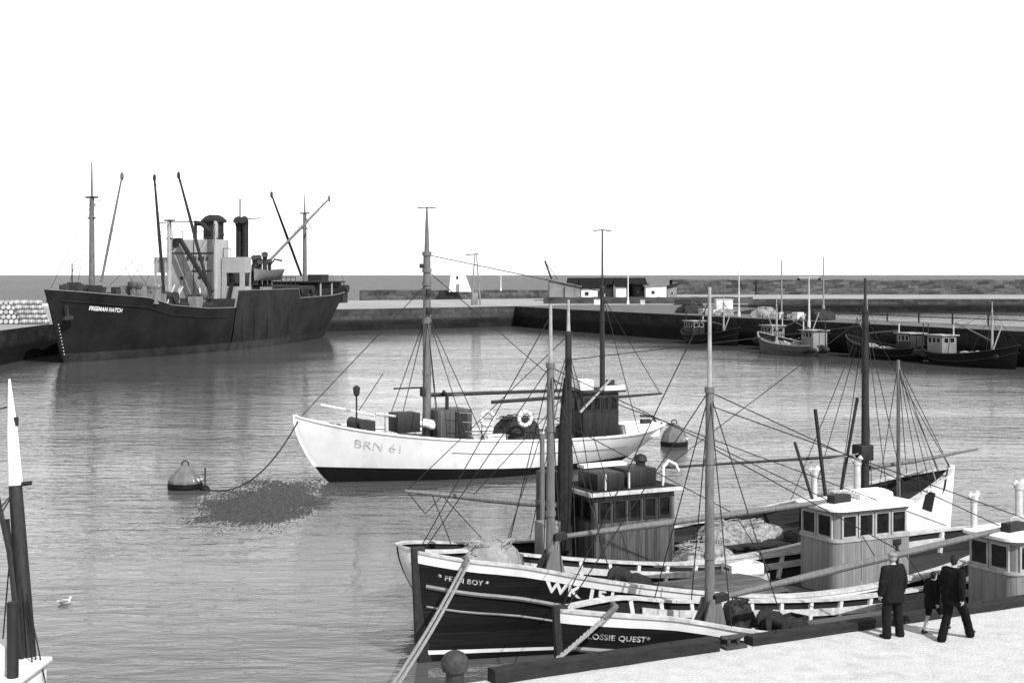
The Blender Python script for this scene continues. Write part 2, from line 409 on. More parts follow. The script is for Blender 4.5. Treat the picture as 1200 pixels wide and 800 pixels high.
mat('dark_water_patch', .12, .02, rough=.6, scale=11, bump=.5)
mat('worn_letter', .7, .06, rough=.7, scale=7, bump=0)
mat('worn_grey_letter', .8, .3, rough=.7, scale=5, bump=0)
mat('feather', .75, .5, rough=.8, scale=12, bump=.1)
water('harbour', .075, .05, [(.06, .11, .2, 1.0, 3), (.45, 1.3, .55, .165, 4), (1.8, 4.5, .75, .03, 3)], spec=.38)
mat('buoy_grey', .24, .15, rough=.7, scale=4, bump=.2, stain=.4)
mat('pole_white', .6, .45, rough=.6, scale=5, bump=.1, stain=.3)
water('sea', .03, .35, [(.02, .05, .8, 4.0, 5), (.15, .5, 1.0, 1.2, 5)], spec=.16, calm=.6, patch=(.006, .0016))

# ------------------------------------------------------------------ camera, light, sky
cam = bpy.data.cameras.new('camera'); co = bpy.data.objects.new('camera', cam); COL.objects.link(co)
co.location = (0, 0, CAM_H); co.rotation_euler = (PI / 2, 0, 0)
cam.sensor_width = 36; cam.lens = 36 * F / 1200; cam.shift_y = -(400 - HOR) / 1200; cam.clip_end = 60000
sc.camera = co
SUN_EL = math.radians(43); SUN_AZ = V((.55, -.83, 0)).normalized()
sd = V((SUN_AZ.x * math.cos(SUN_EL), SUN_AZ.y * math.cos(SUN_EL), math.sin(SUN_EL)))
sl = bpy.data.lights.new('sun', 'SUN'); sl.energy = 4.2; sl.angle = math.radians(.5); sl.color = (1, 1, 1)
so = bpy.data.objects.new('sun', sl); COL.objects.link(so); so.rotation_euler = sd.to_track_quat('Z', 'Y').to_euler()
w = bpy.data.worlds.new('World'); sc.world = w; w.use_nodes = True
nt = w.node_tree; bg = nt.nodes['Background']; sky = nt.nodes.new('ShaderNodeTexSky'); sky.sky_type = 'NISHITA'; sky.sun_disc = False
sky.sun_elevation = SUN_EL; sky.sun_rotation = math.atan2(SUN_AZ.x, SUN_AZ.y)
sky.air_density = 2.6; sky.dust_density = 0.05; sky.ozone_density = 1.0
bw = nt.nodes.new('ShaderNodeRGBToBW'); nt.links.new(sky.outputs[0], bw.inputs[0]); nt.links.new(bw.outputs[0], bg.inputs['Color'])
bg.inputs['Strength'].default_value = .15
vs = sc.view_settings; vs.view_transform = 'Standard'; vs.look = 'None'; vs.gamma = 1; vs.use_curve_mapping = False; vs.exposure = .45
sc.cycles.max_bounces = 6; sc.cycles.use_denoising = True

# ------------------------------------------------------------------ water and stonework
def sheet(name, poly, z, m):
    return tag(MB().add([(x, y, z) for x, y in poly], [tuple(range(len(poly)))]).build(name, m, smooth=False), kind='structure')
sheet('harbour_water', [(-420, -60), (420, -60), (420, 440), (-420, 440)], 0, 'harbour')
sheet('sea', [(-30000, 395), (30000, 395), (30000, 40000), (-30000, 40000)], -.03, 'sea')
QD = V((.891, .454, 0)).normalized(); QN = V((-QD.y, QD.x, 0)); Q0 = V((-.47, 25.7, 0)); QA = math.atan2(QD.y, QD.x)
def quay(s, o, z=0.0): return Q0 + QD * s + QN * o + V((0, 0, z))
def block(name, poly, z0, z1, top_m, side_m, kind='structure', bevel=0):
    n = len(poly); mb = MB().prism(poly, z0, z1)
    o = mb.build(name, side_m, smooth=False); o.data.materials.append(MATS[top_m]); o.data.polygons[1].material_index = 1
    return tag(o, kind=kind)
qp = [quay(-40, 0), quay(60, 0), quay(60, -45), quay(-40, -45)]
block('quay', [(p.x, p.y) for p in qp], -4, 1.6, 'concrete', 'quay_stone')
PT = 3.5
block('pier', [(-49.3, 120), (-51.0, 140), (-52, 156), (-34.2, 219), (-38, 232), (-90, 250), (-120, 120)], -4, PT - .04, 'pier_pale', 'pier_stone')
block('pier', [(-31, 223), (0, 247), (10, 256.5), (44, 262), (50, 300), (46, 330), (10, 330), (-50, 290), (-60, 240)], -4, PT, 'pier_pale', 'pier_stone_far')
# the long pier on the right with a strip of basin behind it
pd = V((40.7, -88, 0)).normalized(); pn = V((-pd.y, pd.x, 0))
P0 = V((9.3, 225, 0))
def pier(t, o, z=0.0): return P0 + pd * t + pn * o + V((0, 0, z))
pp = [pier(0, 0), pier(130, 0), pier(130, 9), pier(30, 10), pier(6, 32), pier(-30, 40), pier(-33, 2)]
block('pier', [(p.x, p.y) for p in pp], -4, PT - .02, 'pier_top', 'pier_stone')
block('promenade', [(48, 345), (400, 345), (400, 420), (38, 420)], -4, 3.1, 'pier_pale', 'pier_stone_far')

def rough_wall(name, x0, x1, y, z0, z1, th, m, label, cat, seed=0, nx=160, nz=8, amp=.5):
    rr = random.Random(seed); mb = MB(); rows = []
    tops = [z1 + rr.uniform(-.25, .25) * amp * 2 for _ in range(nx + 1)]
    for prof in range(2):
        pass
    secs = [(0, z0)] + [(0, lerp(z0, 1, k / nz)) for k in range(0)]
    for j in range(nz + 1):
        rows.append([V((lerp(x0, x1, i / nx), y + rr.uniform(-amp, amp) + j / nz * .8, lerp(z0, tops[i], j / nz) + (rr.uniform(-.3, .3) * amp if 0 < j < nz else 0))) for i in range(nx + 1)])
    rows.append([V((lerp(x0, x1, i / nx), y + th + rr.uniform(-amp, amp), tops[i] + rr.uniform(-.3, .3) * amp)) for i in range(nx + 1)])
    rows.append([V((lerp(x0, x1, i / nx), y + th, z0)) for i in range(nx + 1)])
    mb.grid(rows)
    return tag(mb.build(name, m, smooth=False), label, cat)
rough_wall('breakwater', 48, 420, 420, 2.5, 7.5, 9, 'breakwater_stone', 'rough dark stone breakwater running along the horizon on the right', 'breakwater', 1, amp=.2)
rough_wall('breakwater', -44, 46, 405, -1, 4.5, 14, 'breakwater_stone', 'low outer breakwater of dark stone under the small white tower', 'breakwater', 2, nx=90, nz=6, amp=.16)
rough_wall('parapet_wall', 6, 46, 268, PT - .1, 4.75, 1.2, 'rubble', 'low grey rubble wall on the pier in front of the sheds', 'wall', 3, nx=40, nz=4, amp=.12)

_b = MATS['barrel_wood'].node_tree; _p = _b.nodes['Principled BSDF']; _src = _p.inputs['Base Color'].links[0].from_socket
_oi = _n(_b, 'ShaderNodeObjectInfo'); _mr = _n(_b, 'ShaderNodeMapRange'); _mr.inputs['To Min'].default_value = .55; _b.links.new(_oi.outputs['Random'], _mr.inputs['Value'])
_mx = _n(_b, 'ShaderNodeMix', data_type='RGBA', blend_type='MULTIPLY'); _mx.inputs['Factor'].default_value = 1
_b.links.new(_src, _mx.inputs[6]); _b.links.new(_mr.outputs[0], _mx.inputs[7]); _b.links.new(_mx.outputs[2], _p.inputs['Base Color'])
# ------------------------------------------------------------------ parts boats share
def wires(name, lines, r, parent, m='wire'):
    mb = MB()
    for ln in lines: mb.tube([V(p) for p in ln], r, 5, caps=True)
    return mb.build(name, m, parent)
def framed_window(p0, p1, z0, z1, parent, m_frame, nrm, fw=.055, depth=.05):
    """a window between the upright lines p0 and p1: the frame is a part of the house, the pane a part of the frame"""
    p0, p1, nrm = V(p0), V(p1), V(nrm).normalized(); d = (p1 - p0).normalized(); fr = MB()
    a, b = p0 + nrm * .012, p1 + nrm * .012
    for q in (a + d * fw / 2, b - d * fw / 2): fr.beam(q + V((0, 0, z0)), q + V((0, 0, z1)), depth, fw, up=d)
    for z in (z0 + fw / 2, z1 - fw / 2): fr.beam(a + d * fw + V((0, 0, z)), b - d * fw + V((0, 0, z)), depth, fw, up=(0, 0, 1))
    w_ = fr.build('window', m_frame, parent)
    q = nrm * .004
    MB().add([p0 + d * fw * .8 + q + V((0, 0, z0 + fw * .8)), p1 - d * fw * .8 + q + V((0, 0, z0 + fw * .8)), p1 - d * fw * .8 + q + V((0, 0, z1 - fw * .8)), p0 + d * fw * .8 + q + V((0, 0, z1 - fw * .8))],
             [(0, 1, 2, 3)]).build('pane', 'glass', w_, smooth=False)
    return w_
def wheelhouse(root, x0, x1, y, z0, z1, wall_m, frame_m, roof_m, nside=4, nfront=2, over=.14, r=.28, sill=.95, head=.1, name='wheelhouse', front=1):
    """rounded house between x0 < x1, half width y; windows round the two sides and the end x1 (front=1) or x0"""
    h = z1 - z0; zs = z0 + (h - .78 if h > 1.2 else h * .5); zh = z1 - head
    ins = .05
    mb = MB().prism(rrect(x0, x1, -y, y, r), z0, zs)
    mb.prism(rrect(x0 + ins, x1 - ins, -y + ins, y - ins, r), zs, zh)
    mb.prism(rrect(x0 + .01, x1 - .01, -y + .01, y - .01, r), zh, z1)
    house = mb.build(name, wall_m, root, angle=40)
    m2 = MB()                                              # corner posts and sill strip
    m2.prism(rrect(x0 - .03, x1 + .03, -y - .03, y + .03, r + .02), zs - .05, zs + .025)
    m2.build('sill', frame_m, house)
    L_ = (x1 - x0) - 2 * r
    for sd in (1, -1):
        for i in range(nside):
            a, b = x0 + r * .75 + (L_ + .5 * r) * i / nside + .02, x0 + r * .75 + (L_ + .5 * r) * (i + 1) / nside - .02
            framed_window((a, sd * (y - ins), 0), (b, sd * (y - ins), 0), zs + .03, zh, house, frame_m, (0, sd, 0))
    xf, sg = (x1 - ins, 1) if front > 0 else (x0 + ins, -1); W = 2 * y - 1.2 * r
    for i in range(nfront):
        a, b = -W / 2 + W * i / nfront + .02, -W / 2 + W * (i + 1) / nfront - .02
        framed_window((xf, a, 0), (xf, b, 0), zs + .03, zh, house, frame_m, (sg, 0, 0))
    rows = []
    for k, (e, dz) in enumerate(((over, 0), (over, .07), (over - .04, .1), (over - .5, .15), (-y * .7, .18))):
        rows.append([V((px_, py_, z1 + dz)) for px_, py_ in rrect(x0 - e, x1 + e, -y - e, y + e, max(.05, r + min(e, .2)) if e > -.3 else .05)])
    MB().grid(rows, wrap=True, caps=True).build('roof', roof_m, house)
    return house
def exhaust(root, x, y, z0, z1, r=.085, m='pole_white'):
    mb = MB().tube([(x, y, z0), (x, y, z1)], r, 12)
    p = mb.build('exhaust_pipe', m, root)
    c = MB()                                              # flared, Y shaped top
    for sg in (1, -1): c.beam((x, y, z1 - .05), (x + sg * .17, y, z1 + .09), .14, .04, up=(0, 1, 0))
    c.tube([(x, y, z1 - .12), (x, y, z1 + .03)], r * 1.3, 12)
    c.build('pipe_cowl', m, p)
    return p
def stanchion_run(h, zd, root, us, m, sides=(1, -1), w=.1, inset=.13):
    for sd in sides:
        for u in us:
            z0, z1 = zd(u), h.sheer(u * h.L)
            p = h.pt(u, z1, sd, inset)
            q = h.pt(u, z0, sd, inset)
            MB().beam((q.x, q.y, z0), (p.x, p.y, z1 - .01), w, .1, up=(0, 1, 0)).build('stanchion', m, root)
def mast(root, x, y, z0, z1, z2, r0, r1, m='spar_wood', top_m='weather_pole', lean=0.0, rt=.05):
    mb = MB(); n = 8
    mb.tube([(x + lean * i / n, y, lerp(z0, z1, i / n)) for i in range(n + 1)], [lerp(r0, r1, i / n) for i in range(n + 1)], 12)
    for q in (.35, .72, 1.0): 
        zz = lerp(z0, z1, q) - .05
        mb.tube([(x + lean * q, y, zz - .06), (x + lean * q, y, zz + .06)], lerp(r0, r1, q) + .025, 12)
    o = mb.build('mast', m, root)
    if z2 > z1:
        MB().tube([(x + lean, y, z1 - .1), (x + lean, y, z1 + .2), (x + lean, y, z2)], [rt + .015, rt, rt * .75], 10).build('topmast', top_m, o)
    return o
def fishing_boat(name, loc, rz, label, group, nm, reg, L=18.6, B=4.4, mast_a=3.9, top=(6.8, 8.5), wh=(12.1, 14.9), seed=0, mast_m='spar_wood', roof_box=True, zbow=2.45, reg_a=3.0, ex=(-.2, .75)):
    """dark double ended fishing boat: bow at +x"""
    h = Hull(L, B, [(0, zbow), (1.0, lerp(1.9, zbow, .7)), (2.2, lerp(1.75, zbow, .55)), (3.9, 1.62 + .5 * (zbow - 2.16)), (6.8, 1.24 + .15 * (zbow - 2.16)), (9.3, 1.02), (12, 1.0), (15, 1.2), (L, 1.6)], rake_b=.12, rake_s=1.3, zk=-.9, um=.52, pb=2.3, qb=.85, ps=2.7, qs=.62)
    root = empty(name, loc, rz, label, 'fishing boat', group); rr = random.Random(seed)
    sh = lambda u: h.sheer(u * L)
    zboot = lambda u: .06 + .12 * max(0, 1 - u * 2.4); zb2 = lambda u: zboot(u) + .1 * max(.45, 1 - u)
    zstr = lambda u: sh(u) - (.10 + .13 * max(0, 1 - u * 1.6))
    zdk = lambda u: max(sh(u) - .58 - .25 * max(0, 1 - u * 5), .32)
    h.band(lambda u: -.85, zboot, 4).build('boot_top', 'tar_paint', root)
    h.band(zb2, zstr, 8).build('hull', 'black_hull', root)
    h.band(zboot, zb2, 1, inset=-.012).build('waterline_stripe', 'white_paint', root, smooth=True)
    h.band(zstr, sh, 1, inset=-.018).build('white_strake', 'white_paint', root)
    h.band(lambda u: zdk(u) - .15, sh, 4, inset=.1, back=True).build('bulwark_lining', 'lining', root)
    h.deck(zdk, .09).build('deck', 'deck_planks', root)
    h.rail(sh, .05, .2, .06).build('cap_rail', 'pale_paint', root, angle=50)
    h.rail(lambda u: sh(u) - .32, -.12, .17, .17, u0=.12, u1=.95).build('inner_stringer', 'pale_paint', root, angle=50)
    stanchion_run(h, zdk, root, [.13 + .8 * i / 15 for i in range(16)], 'pale_paint')
    h.strake(lambda u: sh(u) - .74, .055, u0=.004, u1=.96, out=.01).build('rubbing_strake', 'grey_paint', root)
    h.strake(lambda u: sh(u) - 1.22 + .5 * u, .03, u0=.004, u1=.75, out=.01).build('moulding', 'grey_paint', root)
    h.stem(.16, .3, .12, z0=-.5).build('stem_post', 'dark_wood', root)
    for sd_ in (1, -1):
        h.lettering(nm, .165, L / 2 - .42 if sd_ > 0 else L / 2 - 2.6, -.5, sd_, bold=.003).build('name_lettering', 'worn_letter', root, smooth=False)
        h.lettering(reg, .36, L / 2 - reg_a if sd_ > 0 else L / 2 - reg_a - 2.6, -.45, sd_, bold=.014, wide=1.25).build('registration_number', 'white_paint', root, smooth=False)
    # mast in a tabernacle, boom, rigging
    mx = L / 2 - mast_a; dz = zdk(mast_a / L)
    mo = mast(root, mx, 0, dz, top[0], top[1], .118, .088, mast_m)
    tb = MB()
    for sg in (1, -1): tb.add([V((mx + .42, sg * .13, dz - .02)), V((mx - .42, sg * .13, dz - .02)), V((mx - .16, sg * .13, dz + 1.0)), V((mx + .10, sg * .13, dz + 1.0)),
                               V((mx + .42, sg * .19, dz - .02)), V((mx - .42, sg * .19, dz - .02)), V((mx - .16, sg * .19, dz + 1.0)), V((mx + .10, sg * .19, dz + 1.0))],
                              [(0, 1, 2, 3), (7, 6, 5, 4), (0, 4, 5, 1), (1, 5, 6, 2), (2, 6, 7, 3), (3, 7, 4, 0)])
    tb.build('mast_case', mast_m, root)
    MB().beam((mx + .75, .1, dz), (mx + .2, .1, dz + .95), .1, .08).build('mast_strut', 'dark_wood', root)
    xh = L / 2 - wh[0]; xr = L / 2 - wh[1]; bz = (2.08, 2.90) if seed == 0 else (2.62, 2.86)
    b0, b1 = V((mx - .14, .12, bz[0])), V((xh - .75, .12, bz[1] + .03))
    MB().tube([b0, b0.lerp(b1, .3), b0.lerp(b1, .7), b1], [.06, .085, .085, .06], 10).build('boom', 'spar_wood', root)
    MB().beam(b0 + V((.12, 0, 0)), b0 - V((.2, 0, -.03)), .2, .16).build('gooseneck', 'dark_steel', root)
    t_ = V((mx, 0, top[0] - .1))
    lines = []
    for sd_ in (1, -1):
        for a in (mast_a - .5, mast_a + .7):
            lines.append([t_, h.pt(a / L, h.sheer(a) + .04, sd_, .05)])
    lines.append([t_ + V((0, 0, .05)), (L / 2 - .2, 0, zbow + .05)])
    lines.append([t_, b1 + V((.5, 0, .06))]); lines.append([t_ - V((0, 0, .3)), V((xr - 1.4, .6, 2.0))])
    lines += [[(mx, 0, top[1] - .3), (L / 2 - .1, 0, zbow + .1)], [b1, b1 + V((-.2, 1.3, -1.5))], [b0.lerp(b1, .6), t_ - V((0, 0, 1.2))], [b0.lerp(b1, .6), b0.lerp(b1, .6) + V((0, 1.5, -1.2))]]
    wires('rigging', lines, .013, root)
    # wheelhouse and what is fixed on it
    zw = zdk(wh[0] / L) - .05
    ho = wheelhouse(root, xr, xh, .82, zw, 2.72, 'cabin_planks', 'pale_planks' if False else 'bare_wood', 'white_paint', 4, 2)
    MB().box((xh - .55, .3, 2.98), (.62, .3, .2), .1).build('searchlight_box', 'dark_steel', ho, bevel=.02)
    if roof_box:
        pod = MB()
        for i in range(7): pod.tube([(xr + .35 + i * .0, -.45 + i * .13, 2.96 + .05 * math.sin(i * .5)), (xr + 1.5, -.45 + i * .13, 2.96 + .05 * math.sin(i * .5))], .085, 8)
        pod.build('life_raft', 'white_paint', ho)
    exhaust(root, xh + .05 + ex[0], -.62, zw, 3.62); exhaust(root, xr + ex[1], -.95, zw, 3.75, .1)
    dm = MB().beam((xh - .32, -.5, 2.78), (xh + .3, -.52, 4.45), .06, .06)
    if seed: dm.build('aerial_post', 'dark_wood', root)
    MB().box((xr + .6, .845, zw + 1.0), (.09, .03, .85)).box((xr + .6, .85, zw + 1.4), (.26, .04, .16)).build('bracket', 'dark_steel', root, bevel=.01)
    # hatch, hatch boards, winch, companion
    hx0, hx1 = L / 2 - 9.9, L / 2 - 7.3; hz = zdk(.5)
    MB().prism(rrect(hx0, hx1, -1.15, 1.15, .06), hz - .05, hz + .42).build('hatch_coaming', 'dark_wood', root)
    MB().add([(hx0 - .06, -1.22, hz + .46), (hx1 + .06, -1.22, hz + .46), (hx1 + .06, 1.22, hz + .46), (hx0 - .06, 1.22, hz + .46), (hx0 + .1, 0, hz + .6), (hx1 - .1, 0, hz + .6)],
             [(0, 1, 5, 4), (2, 3, 4, 5), (1, 2, 5), (3, 0, 4)]).build('hatch_cover', 'pale_planks', root, smooth=False)
    wn = MB(); wx = L / 2 - 5.8; wz = zdk(.33)
    wn.tube([(wx, -.6, wz + .5), (wx, .6, wz + .5)], [.1, .1], 12)
    for q in (-.62, -.3, .3, .62): wn.tube([(wx, q - .035, wz + .5), (wx, q + .035, wz + .5)], .27, 14)
    for q in (-.42, .42): wn.box((wx, q, wz + .25), (.5, .1, .5))
    wn.build('winch', 'iron', root)
    for sg in (.45, -.45):
        MB().lathe([(.1, 0), (.08, .35), (.12, .4), (.12, .46), (.02, .5)], (L / 2 - 1.7, sg * 1.4, zdk(.1)), 10).build('mooring_bitt', 'iron', root)
    return root, h, zdk

bA, hA, dkA = fishing_boat('fishing_boat', quay(12.15, 2.45, -.17), QA + PI, 'dark fishing boat lying nearest the quay, white strake on its bow, bare pale mast', 'dark sister fishing boats beside the quay', '*LOSSIE QUEST*', 'WK 158', seed=0, zbow=2.2, mast_a=3.8, reg_a=5.2, top=(6.7, 8.9))
bB, hB, dkB = fishing_boat('fishing_boat', quay(10.9, 7.0), QA + PI, 'dark fishing boat lying second from the quay with its tall bow nearest the open water', 'dark sister fishing boats beside the quay', '* FERN BOY *', 'WK 151', seed=1, top=(6.85, 8.3), zbow=2.55, mast_a=3.55, reg_a=2.75, wh=(11.7, 14.4), ex=(-.5, .45))
def on_boat(s_c, o_c, x, y, z):                    # boat local -> world (bow towards -QD, port towards the camera)
    return quay(s_c - x, o_c - y, z)

# ------------------------------------------------------------------ the white boat lying third, bow to the right
def white_third():
    L = 19.6; root = empty('fishing_boat', quay(12.75, 11.45), QA, 'white hulled fishing boat lying third from the quay, dark planked wheelhouse', 'fishing boat', 'white fishing boats')
    h = Hull(L, 4.6, [(0, 2.66), (1.5, 2.34), (4, 1.8), (8, 1.22), (12, 1.05), (16, 1.25), (L, 1.8)], rake_b=.25, rake_s=.9, zk=-.9, um=.5, pb=2.4, qb=.85, ps=3.0, qs=.6, e=(.22, .7, .55))
    sh = lambda u: h.sheer(u * L); zd = lambda u: max(sh(u) - .55, .55)
    h.band(lambda u: -.85, lambda u: .12, 3).build('boot_top', 'tar_paint', root)
    h.band(lambda u: .12, sh, 8).build('hull', 'white_hull', root)
    h.band(lambda u: zd(u) - .15, sh, 3, inset=.1, back=True).build('bulwark_lining', 'lining', root)
    h.deck(zd, .09).build('deck', 'deck_planks', root); h.rail(sh, .04, .18, .06).build('cap_rail', 'pale_paint', root, angle=50)
    for k in (.35, .7, 1.05): h.strake(lambda u: sh(u) - k, .015, u0=.5, u1=.995, out=.004).build('plank_seam', 'grey_paint', root)
    h.stem(.14, .2, .1, z0=-.3).build('stem_post', 'white_hull', root)
    # black hawse opening and anchor slot on the bow
    for a, zz, ln, hh in ((1.55, -.85, .75, .6), (.75, -.35, .2, .75)):
        mb = MB(); u0, u1 = a / L, (a + ln) / L
        rows = [[h.pt(lerp(u0, u1, i / 4), h.sheer(a) + zz + hh * j / 3 + (.35 * hh * i / 4 if ln > .5 else -.2 * i / 4), -1, -.012) for i in range(5)] for j in range(4)]
        mb.grid(rows).build('hawse_plate', 'black_paint', root)
    # wheelhouse aft, dark, with a railed roof
    x0, x1 = -L / 2 + 5.45, -L / 2 + 8.1; zw = .55
    ho = MB().box(((x0 + x1) / 2, 0, (zw + 2.9) / 2), (x1 - x0, 2.0, 2.9 - zw)).build('wheelhouse', 'dark_cabin_planks', root, bevel=.03)
    for i in range(5):
        a = x0 + .12 + i * .49; framed_window((a, -1.0, 0), (a + .42, -1.0, 0), 2.15, 2.75, ho, 'brown_cabin', (0, -1, 0))
    for i in range(3):
        a = -.9 + i * .62; framed_window((x0, a, 0), (x0, a + .5, 0), 2.15, 2.75, ho, 'brown_cabin', (-1, 0, 0))
    MB().box((x0 - .02, .35, 1.45), (.05, .7, 1.5)).build('door', 'dark_wood', ho)
    MB().box(((x0 + x1) / 2, 0, 2.93), (x1 - x0 + .35, 2.3, .06)).build('roof', 'dark_canvas', ho)
    eg = MB()
    for q in (-1.17, 1.17): eg.box(((x0 + x1) / 2, q, 2.95), (x1 - x0 + .42, .05, .11))
    for q in (x0 - .2, x1 + .2): eg.box((q, 0, 2.95), (.05, 2.28, .11))
    eg.build('roof_edge', 'pale_paint', ho)
    sk = MB().box((x0 + .75, -.1, 3.2), (.9, 1.1, .46)).box((x0 + 1.9, .1, 3.22), (1.0, 1.1, .5)).build('skylight', 'brown_cabin', ho, bevel=.03)
    MB().box((x0 + 1.15, .5, 3.52), (1.5, .35, .09), .06).build('white_board', 'white_paint', ho)
    for q in (.55, 1.32, 2.45): MB().box((x0 + q, -.68, 3.2), (.05, .05, .44)).build('roof_rail_post', 'pale_paint', ho)
    MB().tube([(x1 + .05, -.3, 2.96), (x1 + .08, -.3, 3.45), (x1 + .25, -.3, 3.62), (x1 + .5, -.3, 3.5), (x1 + .6, -.3, 3.3)], .045, 8).build('pipe_bend', 'white_paint', ho)
    MB().lathe([(.14, 0), (.14, .55), (.2, .6), (.16, .75), (.03, .8)], (x1 - .2, .5, 2.96), 10).build('lamp', 'dark_steel', ho)
    MB().box((x0 - .6, .5, 2.0), (.55, .6, 2.9)).build('funnel_casing', 'black_paint', root, bevel=.03)
    # mizzen with furled sail, boom over the stern
    mz = -L / 2 + 5.25
    mo = mast(root, mz, .1, zd(.75), 7.4, 8.3, .12, .09, 'dark_wood', 'weather_pole'); mo.name = 'mizzen_mast'
    sl_ = MB(); 
    sl_.tube([(mz - .18, -.05, 1.3), (mz - .22, -.05, 2.2), (mz - .2, -.03, 3.3), (mz - .2, 0, 4.4), (mz - .14, .05, 5.4), (mz - .1, .1, 6.1)], [.17, .24, .21, .17, .12, .05], 9)
    sl_.build('furled_sail', 'dark_canvas', root)
    MB().tube([(mz + .1, .1, 2.45), (mz - 2.5, .1, 2.85), (mz - 5.0, .1, 3.25)], [.1, .1, .045], 10).build('mizzen_boom', 'spar_wood', root)
    MB().tube([(mz - 1.0, -.2, 1.2), (mz - 1.0, -.2, 4.6)], .07, 8).build('stern_post', 'spar_wood', root)
    MB().box((mz - 1.05, -.6, 1.75), (.55, .5, 1.0)).build('gear_locker', 'grey_paint', root, bevel=.02)
    t_ = V((mz, .1, 7.3)); ls = []
    for sd_ in (1, -1):
        for a in (4.2, 5.0, 5.8): ls.append([t_ - V((0, 0, .4)), h.pt(1 - a / L, h.sheer(L - a) + .03, sd_, .05)])
    ls += [[t_, (mz - 4.9, .1, 3.28)], [t_ - V((0, 0, 1.6)), (mz - 3.0, .1, 2.97)], [(mz - 4.9, .1, 3.2), (mz - 4.4, .1, 2.6)], [(mz - 4.4, .1, 2.6), (mz - 3.9, .1, 3.05)],
           [(mz - 4.2, .1, 3.1), (mz - 3.4, .6, 1.6)], [(mz - 3.9, .1, 3.05), (mz - 2.6, -.5, 1.5)]]
    # foremast with shrouds and the second pole
    mx = L / 2 - 3.65
    mast(root, mx, 0, zd(.2), 7.9, 8.9, .14, .1, 'dark_wood', 'dark_wood')
    MB().tube([(mx + 1.05, -.35, 1.2), (mx + 1.05, -.35, 6.3)], [.07, .05], 8).build('derrick_pole', 'spar_wood', root)
    q = V((mx + 1.05, -.35, 6.2)); f = V((mx, 0, 7.7))
    for a, sd_ in ((1.2, -1), (1.9, -1), (2.5, -1), (1.2, 1), (2.0, 1)): ls.append([q, h.pt(a / L, h.sheer(a) + .05, sd_, .05)])
    ls += [[f, (L / 2 - .1, 0, 2.7)], [q, (L / 2 - .1, 0, 2.75)], [q - V((0, 0, .3)), (L / 2 - .5, 0, 2.5)]]
    for sd_ in (1, -1):
        for a in (3.3, 4.2, 5.0): ls.append([f, h.pt(a / L, h.sheer(a) + .03, sd_, .05)])
    ls += [[f, (x1 - .3, 0, 3.0)], [f - V((0, 0, .3)), (mz, .1, 6.6)]]
    wires('rigging', ls, .013, root)
    wires('halyard', [[q, h.pt(1.5 / L, h.sheer(1.5) + .05, -1, .05)], sag((mx - .2, -.1, 3.4), (x1 + .2, .2, 3.3), .22)], .018, root, 'rope')
    MB().tube([(mx + .15, -.05, 2.9), (mx + 2.0, -.05, 3.0), (mx + 4.7, -.1, 3.25)], [.07, .07, .04], 8).build('fore_boom', 'spar_wood', root)
    MB().tube([(mx - .15, .05, 3.3), (mx - 7.5, .2, 3.35)], [.05, .035], 8).build('long_spar', 'dark_wood', root)
    MB().box((mx - .1, 0, 3.4), (.5, .5, .5)).build('mast_block', 'dark_steel', root, bevel=.05)
    MB().beam((mx - 1.55, -.25, .5), (mx - 2.4, -.5, 4.9), .08, .08).build('derrick_pole', 'dark_wood', root)
    MB().beam((mx - 1.1, .3, .5), (mx - .1, .25, 5.1), .07, .07).build('derrick_pole', 'dark_wood', root)
    # hatch
    MB().prism(rrect(-.6, 3.0, -1.1, 1.1, .06), .5, 1.0).build('hatch_coaming', 'dark_wood', root)
    MB().box((1.2, 0, 1.04), (3.8, 2.35, .07)).build('hatch_cover', 'dark_canvas', root)
    return root, h, zd
bC, hC, dkC = white_third()

